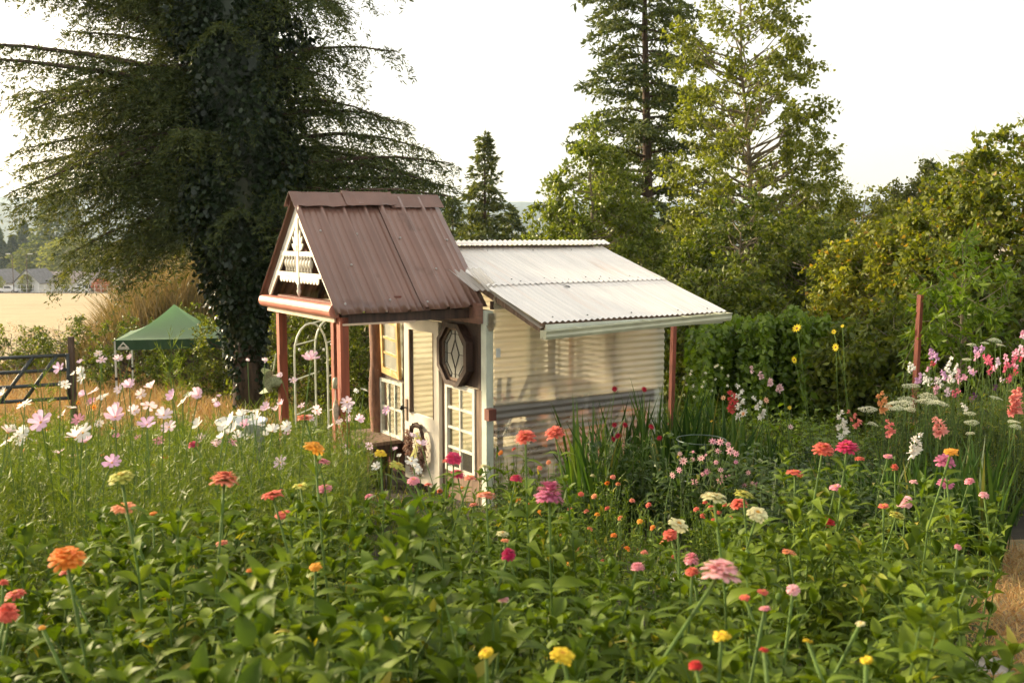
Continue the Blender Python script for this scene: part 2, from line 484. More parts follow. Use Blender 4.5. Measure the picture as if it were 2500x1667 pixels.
def blades(base, tip, bend, w):
    """grass or sword blades of two quads + tip, (V, F) of triangles; bend = sideways offset of the middle"""
    n = len(base)
    d = tip - base
    h = np.cross(d, rng.normal(size=(n, 3))); h = unit(h)
    w = np.broadcast_to(np.asarray(w, float), (n,))[:, None]
    m1 = base + d * 0.4 + bend * 0.55; m2 = base + d * 0.75 + bend * 0.6
    V = np.empty((n, 7, 3))
    V[:, 0] = base - h * w * .4; V[:, 1] = base + h * w * .4
    V[:, 2] = m1 - h * w * .5; V[:, 3] = m1 + h * w * .5
    V[:, 4] = m2 - h * w * .36; V[:, 5] = m2 + h * w * .36
    V[:, 6] = tip
    b = np.arange(n)[:, None] * 7
    Fc = np.concatenate([b + np.array([t]) for t in ([0, 1, 3], [0, 3, 2], [2, 3, 5], [2, 5, 4], [4, 5, 6])], 0)
    return V.reshape(-1, 3), Fc


def join_vf(parts):
    Vs = []; Fs = []; o = 0
    for V, Fc in parts:
        Vs.append(V); Fs.append(np.asarray(Fc) + o); o += len(V)
    return np.concatenate(Vs), np.concatenate(Fs)

# ================================================================== GROUND, HILLS, AIR
def ground_material():
    m, t, out = _nodes('ground')
    b = t.nodes.new('ShaderNodeBsdfPrincipled'); b.inputs['Roughness'].default_value = 0.95
    tc = t.nodes.new('ShaderNodeTexCoord')
    sx = t.nodes.new('ShaderNodeSeparateXYZ'); t.links.new(tc.outputs['Object'], sx.inputs[0])
    n1 = _noise(t, 3.0, 8); n2 = _noise(t, 0.05, 5); n3 = _noise(t, 0.6, 6)
    soil = _ramp(t, n1, [(0.35, (0.016, 0.012, 0.007)), (0.55, (0.032, 0.026, 0.013)), (0.7, (0.05, 0.055, 0.02))])
    dry = _ramp(t, n2, [(0.3, (0.26, 0.195, 0.09)), (0.5, (0.35, 0.265, 0.14)), (0.7, (0.29, 0.255, 0.12))])
    dry = _mixrgb(t, 0.35, dry, _ramp(t, n3, [(0.3, (0.22, 0.16, 0.07)), (0.7, (0.42, 0.31, 0.16))]))
    def step(sock, a, bb):
        mr = t.nodes.new('ShaderNodeMapRange'); mr.inputs[1].default_value = a; mr.inputs[2].default_value = bb
        t.links.new(sock, mr.inputs[0]); return mr.outputs[0]
    c = _mixrgb(t, step(sx.outputs[1], 22, 34), soil, dry)
    # worn grass path beside the beds
    path = _ramp(t, n1, [(0.3, (0.12, 0.085, 0.04)), (0.5, (0.22, 0.155, 0.075)), (0.7, (0.12, 0.11, 0.04))])
    ma = t.nodes.new('ShaderNodeMath'); ma.operation = 'MULTIPLY_ADD'; ma.inputs[1].default_value = -0.50
    t.links.new(sx.outputs[1], ma.inputs[0]); t.links.new(sx.outputs[0], ma.inputs[2])
    mb = t.nodes.new('ShaderNodeMath'); mb.operation = 'LESS_THAN'; mb.inputs[1].default_value = 9.0
    t.links.new(sx.outputs[1], mb.inputs[0])
    mc = t.nodes.new('ShaderNodeMath'); mc.operation = 'MULTIPLY'
    t.links.new(step(ma.outputs[0], -0.04, 0.06), mc.inputs[0]); t.links.new(mb.outputs[0], mc.inputs[1])
    c = _mixrgb(t, mc.outputs[0], c, path)
    t.links.new(c, b.inputs['Base Color'])
    bp = t.nodes.new('ShaderNodeBump'); bp.inputs['Strength'].default_value = 0.6; bp.inputs['Distance'].default_value = 0.03
    t.links.new(n1, bp.inputs['Height']); t.links.new(bp.outputs[0], b.inputs['Normal'])
    t.links.new(b.outputs[0], out.inputs[0])
    return m


ys = np.concatenate([np.arange(-12, 30, 0.5), np.arange(30, 120, 3), np.arange(120, 420, 12), np.geomspace(420, 6000, 16)])
xs = np.concatenate([-np.geomspace(5000, 16, 22), np.arange(-15, 15.1, 0.75), np.geomspace(16, 5000, 22)])
X, Y = np.meshgrid(xs, ys)
V = np.stack([X, Y, gz(X, Y)], -1).reshape(-1, 3)
nx = len(xs)
i = (np.arange(len(ys) - 1)[:, None] * nx + np.arange(nx - 1)[None]).ravel()
tag(link('ground', np_mesh('ground', V, np.stack([i, i + 1, i + nx + 1, i + nx], 1), ground_material(), True)), kind='structure')

M['hill'] = solid('hill', (0.035, 0.06, 0.045), 0.95, 0.5, 0.02, bump=0.0, col2=(0.06, 0.09, 0.065))


def hill(dist, top, rough, seed, x0, x1, thick=500):
    r = np.random.default_rng(seed)
    n = 260
    x = np.linspace(x0, x1, n)
    h = np.interp(x, np.linspace(x0, x1, len(top)), top)
    for k in range(5): h += rough * np.sin(x / (dist * 0.35) * 2 ** k * 2.1 + r.uniform(0, 6)) / 1.8 ** k
    h += r.uniform(0, rough * 0.35, n)
    rows = [(dist - thick, -12.5 + 0 * h), (dist - thick * .5, -12 + (h + 12) * .62), (dist, h), (dist + 300, h * .8), (dist + 700, 0 * h - 14)]
    V = np.concatenate([np.stack([x, np.full(n, yy), zz], 1) for yy, zz in rows])
    q = (np.arange(len(rows) - 1)[:, None] * n + np.arange(n - 1)[None]).ravel()
    return tag(link('hill', np_mesh('hill', V, np.stack([q, q + 1, q + n + 1, q + n], 1), M['hill'], True)), kind='structure')


hill(2900, [118, 116, 112, 100, 95, 92, 98, 90, 88], 5, 3, -2600, 2600)
hill(1900, [62, 66, 58, 50, 52, 44, 40, 36, 40, 38], 4, 4, -1900, 1900, 420)

hz = MB(); hz.box(-3200, 3200, -60, 4200, -16, 132)
hm, ht, ho = _nodes('haze')
pv = ht.nodes.new('ShaderNodeVolumePrincipled')
pv.inputs['Color'].default_value = (0.62, 0.80, 1.0, 1)
pv.inputs['Density'].default_value = 0.00015
pv.inputs['Anisotropy'].default_value = 0.3
ht.links.new(pv.outputs[0], ho.inputs[1])
tag(hz.build('haze', hm), 'thin pale haze over the whole valley', 'haze', kind='stuff')


# ================================================================== TREES
def conifer(name, label, base, Ht, z0, prof, nb, seed, mat, shoot=0.13, sec_step=0.16, ter_step=0.06, sec_len=0.75,
            rise=0.12, droop=0.35, trunk_r=0.3, hang=0.5, group=None, az_w=None, lean=(0, 0), bark='bark', only=None, wfac=0.26, full=3, extra=()):
    r = np.random.default_rng(seed)
    root = empty(name, base); tag(root, label, 'tree', group)
    tb = MB()
    zt = np.linspace(0, Ht, 12)
    tb.tube([(lean[0] * z / Ht, lean[1] * z / Ht, z - 0.15) for z in zt], [max(0.02, trunk_r * (1 - 0.93 * z / Ht) ** 0.9 * (1.25 if z == 0 else 1)) for z in zt], 9)
    tb.build('trunk', M[bark], root, True)
    br = MB(); P = []; D = []; LL = []
    for k in range(nb + len(extra)):
        f = (k + r.uniform(0, 1)) / nb
        h = z0 + (Ht - z0) * min(1, f) ** 0.92
        az = k * 2.399 + r.uniform(-.5, .5)
        ln = np.interp(h / Ht, *zip(*prof)) * r.uniform(0.7, 1.12)
        if az_w is not None: ln *= az_w(az % (2 * math.pi), h)
        if k >= nb: h, az, ln, rs_e, dr_e = extra[k - nb]; az += r.normal() * .12; ln *= r.uniform(.9, 1.06)
        if ln < 0.15: continue
        o = np.array([lean[0] * h / Ht, lean[1] * h / Ht, h - 0.15])
        fw = np.array([math.cos(az), math.sin(az), 0]); sd = np.array([-fw[1], fw[0], 0])
        rs_ = rise * r.uniform(0, 2.0); dr = droop * r.uniform(.5, 1.3)
        if k >= nb: rs_, dr = rs_e, dr_e
        bend = r.uniform(-.2, .2)
        def pt(t): return o + fw * ln * t + sd * bend * ln * t * t + np.array([0, 0, ln * (rs_ * 2 * t - dr * t * t)])
        if only is not None and not only(pt(.6) + np.array(base)): continue
        br.tube([pt(t) for t in (0, .25, .5, .75, 1)], [max(.006, .018 * ln * (1 - .85 * t)) for t in (0, .25, .5, .75, 1)], 5, cap=False)
        ns = max(3, int(ln / sec_step))
        for j in range(ns):
            t = 0.10 + 0.9 * (j + r.uniform(0, 1)) / ns
            s0 = pt(t); tang = unit(pt(min(1, t + .03)) - pt(t - .03))
            for sgn in (-1, 1):
                if r.random() < 0.1: continue
                sl_ = sec_len * (0.35 + 0.65 * (1 - t)) * r.uniform(.35, 1.35) * min(1, ln / 2.2 + .25)
                a = R(r.uniform(32, 66))
                dv = unit(tang * math.cos(a) + sd * sgn * math.sin(a) + np.array([0, 0, r.uniform(-.25, .12)]))
                nt_ = max(2, int(sl_ / ter_step))
                u = (np.arange(nt_) + r.uniform(0, 1, nt_)) / nt_
                pp = s0 + dv * (u * sl_)[:, None] + np.array([0, 0, -1]) * (hang * sl_ * u ** 2)[:, None]
                dd = dv * 0.75 + r.normal(size=(nt_, 3)) * 0.5 + np.array([0, 0, -0.35 * hang])
                lat = unit(np.cross(dv, np.array([0, 0, 1.0])) + 1e-6)
                for q_ in range(full):
                    sg = r.choice([-1.0, 1.0], nt_)[:, None]; ofs = r.uniform(0, .30, nt_)[:, None] * (1 - .6 * u)[:, None] * sl_ * (q_ > 0)
                    P.append(pp + lat * ofs * sg + dv * ofs * .5 - np.array([0, 0, 1]) * ofs * .35 + r.normal(size=(nt_, 3)) * .02)
                    D.append(dd + lat * sg * .5 * (q_ > 0) + r.normal(size=(nt_, 3)) * .25); LL.append(shoot * r.uniform(.6, 1.3, nt_))
            # tuft on the branch itself
            P.append(s0[None] + r.normal(size=(2, 3)) * .03); D.append(tang[None] + r.normal(size=(2, 3)) * .5); LL.append(shoot * r.uniform(.7, 1.3, 2))
    br.build('branch', M[bark], root)['kind'] = 'stuff'
    P = np.concatenate(P); D = np.concatenate(D); LL = np.concatenate(LL)
    V, Fc = kites(P, D, LL, LL * wfac, 0.2, r)
    n = link('crown', np_mesh('crown', V, Fc, M[mat]), root); n['kind'] = 'stuff'
    return root


def broadleaf(name, label, base, Ht, prof, ncl, nleaf, leaf, seed, mat, trunk_r=0.12, lean=(0, 0), bark='bark_pale', group=None,
              cl_r=0.55, aspect=0.55, flat=1.0, trunk_top=0.97, droop=0.3, cat='tree', inner=0.1, ell=(1, 1)):
    """tapered trunk, a limb to every leafy clump, leaves on the twigs of each clump"""
    r = np.random.default_rng(seed)
    root = empty(name, base); tag(root, label, cat, group)
    tb = MB()
    zt = np.linspace(0, Ht * trunk_top, 9)
    wob = r.normal(size=(9, 2)) * 0.02 * Ht * np.linspace(0, 1, 9)[:, None] * .5
    def axis(z): return np.array([lean[0] * z / Ht + np.interp(z, zt, wob[:, 0]), lean[1] * z / Ht + np.interp(z, zt, wob[:, 1]), z])
    tb.tube([axis(z) - np.array([0, 0, .15]) for z in zt], [max(.012, trunk_r * (1 - .92 * z / Ht)) for z in zt], 8)
    tb.build('trunk', M[bark], root, True)
    zs, rr = zip(*prof)
    lb = MB(); P = []; D = []
    zz = np.linspace(0, 1, 200); wgt = np.interp(zz, zs, rr) ** 1.4 + 1e-6; wgt[zz < zs[0]] = 0; cdf = np.cumsum(wgt) / wgt.sum()
    for k in range(ncl):
        zf = np.interp((k + r.uniform(0, 1)) / ncl, cdf, zz); rad = np.interp(zf, zs, rr)
        a = k * 2.399 + r.uniform(-.6, .6); q = rad * math.sqrt(r.uniform(inner, 1.0)) * r.uniform(.85, 1.12)
        c = axis(zf * Ht) + np.array([math.cos(a) * q * ell[0], math.sin(a) * q * ell[1], r.uniform(-.3, .3) * cl_r])
        s = axis(max(zs[0] * Ht * .5, zf * Ht - .55 * q))
        mid = (s + c) / 2 + np.array([0, 0, -.08 * q]) + r.normal(size=3) * .05 * q
        lb.tube([s, mid, c], [max(.006, .022 * q), max(.005, .014 * q), .004], 4, cap=False)
        m = int(nleaf * r.uniform(.55, 1.4))
        outw = unit(c - axis(zf * Ht) + np.array([0, 0, .2]))
        # twigs inside the clump
        ntw = max(3, m // 16)
        td = unit(outw * .6 + r.normal(size=(ntw, 3)) * .8)
        tl = cl_r * r.uniform(.5, 1.25, ntw)
        for j in range(0, ntw, 2): lb.tube([c, c + td[j] * tl[j] * np.array([1, 1, flat])], [.006, .003], 3, cap=False)
        w = r.integers(0, ntw, m); u = r.uniform(.15, 1.0, m)
        p = c + td[w] * (tl[w] * u)[:, None] * np.array([1, 1, flat]) + r.normal(size=(m, 3)) * cl_r * .09 - np.array([0, 0, 1]) * (droop * tl[w] * u ** 2)[:, None]
        P.append(p); D.append(td[w] * .5 + r.normal(size=(m, 3)) * .7 + np.array([0, 0, -.35]))
    lb.build('limb', M[bark], root)['kind'] = 'stuff'
    P = np.concatenate(P); D = np.concatenate(D)
    LL = leaf * r.uniform(.6, 1.3, len(P))
    V, Fc = kites(P, D, LL, LL * aspect, 0.22, r)
    n = link('crown', np_mesh('crown', V, Fc, M[mat]), root); n['kind'] = 'stuff'
    return root


def hgt(px, d, py):
    """height of a tree at distance d whose top shows at photo row py"""
    return at(px, py, d).z - float(on_ground(px, d).z)


def G(px, d):
    return on_ground(px, d)


# --- the big ivy-clad conifer left of the porch
bt = G(604, 22.0)
_pi = math.pi
BOUGHS = [(4.6, _pi, 4.4, .08, .42), (5.1, _pi * .92, 3.6, .05, .5), (5.7, _pi * 1.05, 4.9, .05, .25), (6.1, _pi * .97, 5.6, .10, .22), (6.4, _pi * 1.1, 4.4, .02, .3), (6.9, _pi * .9, 5.2, .12, .2),
          (7.3, _pi, 5.9, .12, .15), (7.7, _pi * 1.06, 4.6, .05, .3), (8.1, _pi * .95, 5.4, .25, .12), (8.6, _pi * 1.02, 6.0, .3, .15), (9.0, _pi * .9, 4.2, .3, .2), (9.3, _pi * 1.05, 5.2, .32, .15), (10.0, _pi * .97, 3.8, .3, .2),
          (10.6, _pi, 3.4, .3, .3), (6.6, _pi, 3.0, -.05, .5), (7.9, _pi * .96, 3.2, .0, .5), (5.4, _pi * 1.0, 2.8, -.1, .6),
          (4.5, .12, 4.3, .16, .3), (4.9, -.12, 4.9, .16, .26), (5.2, .3, 4.6, .18, .3), (5.5, .05, 5.0, .2, .3), (5.8, -.2, 4.0, .12, .3), (6.2, .2, 4.4, .2, .36), (6.7, 0, 3.9, .22, .4), (7.2, .25, 3.3, .15, .4), (7.9, -.1, 3.4, .2, .3),
          (8.6, .15, 2.7, .1, .45), (9.3, 0, 3.3, .25, .3), (10.0, .2, 3.6, .25, .25), (10.8, 0, 3.0, .2, .3), (5.0, .6, 4.2, .16, .3), (6.0, .6, 4.0, .2, .35), (4.4, -.35, 3.8, .1, .3), (5.3, -.45, 3.6, .12, .35)]
BOUGHS += [(h_ + .22, a_ + .1, l_ * .9, u_ + .03, d_ + .04) for h_, a_, l_, u_, d_ in BOUGHS if a_ > 2] + [(h_ - .15, a_ - .16, l_ * .78, u_ - .02, d_ + .1) for h_, a_, l_, u_, d_ in BOUGHS if a_ > 2 and h_ > 5.5]
big = conifer('conifer_tree', 'huge dark conifer with drooping branches and ivy-wrapped trunk behind the brown porch', bt, 27, 3.9,
              [(0, 5.9), (.15, 5.6), (.3, 4.4), (.45, 3.4), (.7, 2.2), (1, .3)], 95, 5, 'needle_dark', extra=BOUGHS, shoot=0.115, sec_step=0.12, ter_step=0.05, sec_len=1.3,
              rise=0.14, droop=0.40, trunk_r=0.30, hang=0.9, wfac=0.24, full=4,
              only=lambda p: p[2] < 11.0, az_w=lambda a, h: ((.62 if h < 5.6 else .95) if math.cos(a) < 0 else .85) * (.42 if math.sin(a) < -.55 else .8 if math.sin(a) < -.2 else 1))
r_ = np.random.default_rng(8)
P = []; D = []
def ivy_rad(z): return np.interp(z, [0, .8, 2.0, 3.0, 3.9, 6, 8, 10, 12], [.25, .26, .40, .72, 1.1, 1.3, 1.25, 1.0, .5])
n = 30000
zz = r_.uniform(0.0, 11.8, n); aa = r_.uniform(0, 2 * math.pi, n)
lump = 1 + .22 * np.sin(aa * 3 + zz * 1.7) + .16 * np.sin(aa * 5 - zz * 2.9 + 1)
rr = ivy_rad(zz) * lump * r_.uniform(.72, 1.04, n)
keep = r_.random(n) < np.clip(ivy_rad(zz) / 1.1, .25, 1)
P = np.stack([np.cos(aa) * rr, np.sin(aa) * rr, zz], 1)[keep]
D = np.stack([np.cos(aa) * .6, np.sin(aa) * .6, -.7 + 0 * aa], 1)[keep] + r_.normal(size=(keep.sum(), 3)) * .45
LL = .125 * r_.uniform(.6, 1.35, len(P))
V, Fc = kites(P, D, LL, LL * .85, .15, r_)
iv = link('ivy', np_mesh('ivy', V, Fc, M['ivy']), big); iv['kind'] = 'stuff'; iv['label'] = 'dark glossy ivy wrapped round the trunk'
core = MB(); core.tube([(0, 0, z) for z in np.linspace(0, 11.5, 14)], [ivy_rad(z) * .72 for z in np.linspace(0, 11.5, 14)], 10)
core.build('ivy_core', M['ivy'], big, True)  # opaque core added inside the leaves so the ivy isn't see-through

# --- conifers and broadleaf trees behind the greenhouse
conifer('conifer_tree', 'tall open conifer with bare trunk showing, behind the round leafy tree', G(1590, 38), 18.5, 2.2,
        [(0, 3.2), (.3, 3.9), (.5, 3.0), (.75, 2.4), (1, .6)], 100, 21, 'needle_mid', shoot=.22, sec_step=.19, ter_step=.085, sec_len=1.0,
        rise=.12, droop=.34, trunk_r=.27, hang=.5, lean=(-.6, 0), wfac=.36, only=lambda p: p[2] < 13.5, full=3)
conifer('conifer_tree', 'small pointed conifer between the porch roof and round leafy tree', G(1185, 45), hgt(1185, 45, 315), .6,
        [(0, 2.5), (.3, 2.2), (.6, 1.35), (1, .12)], 130, 22, 'needle_mid', shoot=.24, sec_step=.2, ter_step=.09, sec_len=.8, rise=.16, droop=.3, trunk_r=.16, hang=.35, wfac=.38)
for k, (px, d, py, sd) in enumerate([(1108, 52, 470, 31), (1010, 56, 440, 32), (1250, 58, 500, 33), (950, 60, 430, 35)]):
    conifer('conifer_tree', ['low blue-green conifer just beside the porch ridge end', 'blue-green conifer glimpsed under the big tree boughs',
                             'low dark conifer behind the greenhouse ridge', 'conifer seen through boughs above the brown ridge cap'][k], G(px, d), hgt(px, d, py), .4,
            [(0, 2.6), (.3, 2.3), (.6, 1.5), (1, .1)], 90, sd, 'needle_mid', shoot=.28, sec_step=.25, ter_step=.11, sec_len=.9, rise=.1, droop=.25, trunk_r=.16, hang=.3, group='conifers behind the shed', wfac=.42)

broadleaf('fruit_tree', 'round leafy green tree rising behind the greenhouse ridge', G(1440, 26), hgt(1440, 26, 305),
          [(.12, 1.5), (.3, 2.1), (.5, 2.1), (.75, 1.35), (1, .25)], 190, 200, .125, 41, 'orchard_leaf', trunk_r=.11, cl_r=.52, inner=.25)
broadleaf('birch_tree', 'tall airy tree with thin pale trunk and small fluttering leaves', G(1870, 30), 13.6,
          [(.25, 1.2), (.4, 2.5), (.55, 2.5), (.72, 2.1), (.88, 1.4), (1, .4)], 200, 130, .135, 42, 'birch_leaf', trunk_r=.13, lean=(-1.3, 0), cl_r=.68, inner=.10, flat=.6, aspect=.62, droop=.15)
for k, (px, d, py, rw, sd, mt, lab) in enumerate([
        (1800, 27, 470, 2.1, 51, 'hedge_leaf', 'bushy green tree at the foot of the tall airy tree'),
        (1690, 30, 560, 1.7, 56, 'hedge_leaf', 'low olive shrub just past the greenhouse roof corner'),
        (1960, 25, 520, 1.9, 52, 'hedge_leaf', 'shadowy rounded bush behind the vine-covered fence'),
        (2095, 31, 455, 2.1, 53, 'birch_leaf', 'pale olive bush tree standing left of the large maple'),
        (2000, 36, 430, 1.9, 57, 'birch_leaf', 'pale wispy tree filling gap beside the tall airy tree'),
        (2210, 34, 410, 2.0, 58, 'far_leaf', 'hazy green tree showing above the hedge, left of maple'),
        (2150, 21, 560, 1.6, 54, 'maple_leaf', 'yellow-green bush left of the red post on the right'),
        (1760, 21, 640, 1.5, 55, 'hedge_leaf', 'dark low bush just behind the vine fence end'),
        (2260, 23, 500, 1.7, 59, 'maple_leaf', 'golden-green shrub in front of the large maple')]):
    broadleaf('bush_tree', lab, G(px, d), hgt(px, d, py), [(.04, rw * .9), (.25, rw), (.6, rw * .95), (.85, rw * .6), (1, .2)], 150, 210, .12, sd, mt,
              trunk_r=.09, cl_r=.55, inner=.3, group='trees and bushes behind the garden', aspect=.62)
broadleaf('maple_tree', 'large golden-green maple filling the right edge of the picture', G(2500, 19), hgt(2500, 19, 300),
          [(.1, 2.0), (.35, 2.5), (.65, 2.2), (.88, 1.2), (1, .3)], 260, 250, .115, 61, 'maple_leaf', trunk_r=.14, cl_r=.55, inner=.3, aspect=.75)
broadleaf('hedge_shrub', 'dark shrub hung with leaves behind the sweet peas', G(2370, 15.5), hgt(2370, 15.5, 690),
          [(.0, 1.4), (.4, 1.5), (.8, 1.1), (1, .3)], 130, 160, .12, 62, 'hedge_leaf', trunk_r=.06, cl_r=.4, inner=.4, aspect=.7, cat='shrub')
broadleaf('hedge_shrub', 'dark shrub crowding the right edge beside the sweet peas', G(2560, 14.0), hgt(2560, 14, 660),
          [(.0, 1.2), (.4, 1.4), (.8, 1.0), (1, .3)], 120, 150, .12, 63, 'hedge_leaf', trunk_r=.06, cl_r=.4, inner=.4, aspect=.7, cat='shrub')
broadleaf('hedge_shrub', 'dark shrub in shade behind the tall red post', G(2190, 16.0), hgt(2190, 16, 760),
          [(.0, 1.2), (.4, 1.3), (.8, 1.0), (1, .3)], 110, 150, .12, 65, 'hedge_leaf', trunk_r=.06, cl_r=.4, inner=.4, aspect=.6, cat='shrub')
broadleaf('peach_tree', 'slim young tree with long drooping lime leaves beside the red post', G(2345, 13.5), hgt(2345, 13.5, 600),
          [(.5, .45), (.65, .7), (.85, .6), (1, .15)], 34, 70, .15, 64, 'vine_leaf', trunk_r=.022, cl_r=.36, inner=.1, aspect=.28, droop=.5)
conifer('conifer_tree', 'thin conifer tip poking above the hedge near the maple', G(2250, 60), hgt(2250, 60, 378), 4,
        [(0, 1.8), (.5, 1.5), (.8, .8), (1, .1)], 80, 71, 'needle_mid', shoot=.3, sec_step=.25, ter_step=.12, sec_len=.7, trunk_r=.12, wfac=.42)

# --- dark shrubs behind the canopy tent and the arch
for k, (px, d, h, rw, sd, lab) in enumerate([
        (330, 31, 2.4, 1.4, 81, 'dark shrub in shade under the green canopy'), (470, 30, 2.6, 1.4, 82, 'dark shrub behind the right half of the canopy'),
        (560, 27, 2.7, 1.2, 83, 'dark shrub between the canopy and ivy trunk'), (700, 25, 3.2, 1.4, 84, 'dark flowering shrub behind the first red porch post'),
        (790, 24, 3.1, 1.3, 85, 'dark leafy shrub seen through the white arch'), (880, 23, 3.0, 1.2, 86, 'shrub between the porch post and round log post'),
        (960, 22, 2.9, 1.1, 87, 'shrub hidden behind the greenhouse door wall')]):
    broadleaf('garden_shrub', lab, G(px, d), h, [(0, rw), (.4, rw), (.8, rw * .75), (1, .3)], 70, 110, .1, sd, 'hedge_leaf', trunk_r=.05, cl_r=.42,
              inner=.35, aspect=.5, group='shrubs behind the porch', cat='shrub', bark='bark')
# --- shrubs with pale seed heads along the field edge at left
for k, (px, d, h, rw, sd, mt, lab) in enumerate([(30, 33, 1.9, 1.6, 91, 'hedge_leaf', 'bramble shrub at the picture edge above the gate'),
        (150, 36, 2.1, 1.7, 92, 'hedge_leaf', 'bramble shrub with pale heads above the gate post'), (235, 40, 2.0, 1.3, 93, 'weed_leaf', 'wispy green shrub left of the dry grass mound')]):
    s = broadleaf('bramble', lab, G(px, d), h, [(0, rw), (.5, rw), (.85, rw * .6), (1, .3)], 60, 80, .12, sd, mt, trunk_r=.03, cl_r=.45, inner=.35, cat='shrub', group='brambles along the field')
    rr_ = np.random.default_rng(sd + 300); nn_ = 420
    ce = rr_.normal(size=(22, 3)) * np.array([rw * .55, rw * .55, .25]) + np.array([0, 0, h * .78])
    p = ce[rr_.integers(0, 22, nn_)] + rr_.normal(size=(nn_, 3)) * .1
    V, Fc = kites(p, rr_.normal(size=(nn_, 3)), .07, .05, .2, rr_)
    q = link('seed_head', np_mesh('seed_head', V, Fc, M['plume']), s); q['kind'] = 'stuff'

# --- far trees round the houses
def far_tree_proto(kind, seed):
    r = np.random.default_rng(seed)
    n = 3000
    z = r.uniform(0, 1, n)
    if kind == 'cone': rad = .2 * (1.02 - z) ** .8
    elif kind == 'egg': rad = .30 * np.interp(z, [0, .25, .6, .85, 1], [.75, 1, .85, .5, .08])
    else: rad = .42 * np.sqrt(np.clip(1 - (2 * z - 1.0) ** 2, .02, 1))
    a = r.uniform(0, 6.283, n); q = rad * r.uniform(.6, 1.1, n) * (1 + .25 * np.sin(a * 4 + z * 22))
    p = np.stack([np.cos(a) * q, np.sin(a) * q, .06 + z * .94], 1)
    return kites(p, np.stack([np.cos(a), np.sin(a), -.4 + 0 * a], 1) + r.normal(size=(n, 3)) * .5, .06, .045, .2, r)
cone_m = np_mesh('crown', *far_tree_proto('cone', 1), M['needle_mid']); ball_m = np_mesh('crown', *far_tree_proto('ball', 2), M['far_leaf'])
lime_m = ball_m.copy(); lime_m.materials.clear(); lime_m.materials.append(M['lime_leaf'])
red_m = ball_m.copy(); red_m.materials.clear(); red_m.materials.append(M['red_leaf'])
tk = MB(); tk.tube([(0, 0, -.02), (0, 0, .5)], [.022, .012], 6); trunk_m = tk.mesh('trunk', M['bark'])
def far_tree(px, d, h, me, lab, wid=1.0, group='far trees round the houses', low=None):
    p = G(px, d)
    if low is not None: p.z = low
    o = empty('far_tree', p); tag(o, lab, 'tree', group)
    link('trunk', trunk_m, o, scale=(h * wid, h * wid, h)); link('crown', me, o, scale=(h * wid, h * wid, h), rot=(0, 0, px)); o.children[1]['kind'] = 'stuff'
for px, d, h, w, lab in [(8, 300, 17, 1.1, 'dark far conifer at the left picture edge'), (75, 330, 19, .9, 'slim far conifer above the white gabled house'), (48, 300, 14, 1.1, 'short far conifer left of the first lamp post'),
                         (130, 380, 17, .9, 'faint far conifer beyond the lamp posts'), (112, 350, 14, 1, 'small far conifer between the two lamp posts')]:
    far_tree(px, d, h, cone_m, lab, w)
for px, d, h, w, m_, lab in [(120, 270, 12, 1.4, ball_m, 'rounded far tree behind the white house gable'), (185, 262, 13, 1.2, lime_m, 'bright green far tree under the drooping bough'),
                            (250, 275, 12, 1.5, ball_m, 'rounded far tree behind the tan roofed house'), (330, 270, 11, 1.4, ball_m, 'far tree behind the carport roof'),
                            (400, 255, 12, 1.5, ball_m, 'far tree between the bough and ivy trunk'), (455, 230, 9, 1.4, ball_m, 'far tree above the dry grass mound'),
                            (75, 228, 4.2, .8, lime_m, 'young lime tree before the white house'), (170, 228, 4.6, .55, lime_m, 'young lime tree before the tan roofed house'), (2, 226, 4, .9, lime_m, 'lime sapling at left edge by white house'),
                            (280, 236, 4.4, .9, ball_m, 'small round tree beside the carport'), (255, 226, 3.4, 1.1, red_m, 'small red-leaved tree beside the carport'),
                            (1600, 95, 9, 1.3, lime_m, 'yellow-green tree beyond the far grey roofed house')]:
    far_tree(px, d, h, m_, lab, w)
far_tree(160, 300, 27, np_mesh('crown', *far_tree_proto('egg', 3), M['needle_mid']), 'broad hazy cypress standing behind the drooping bough', .85)


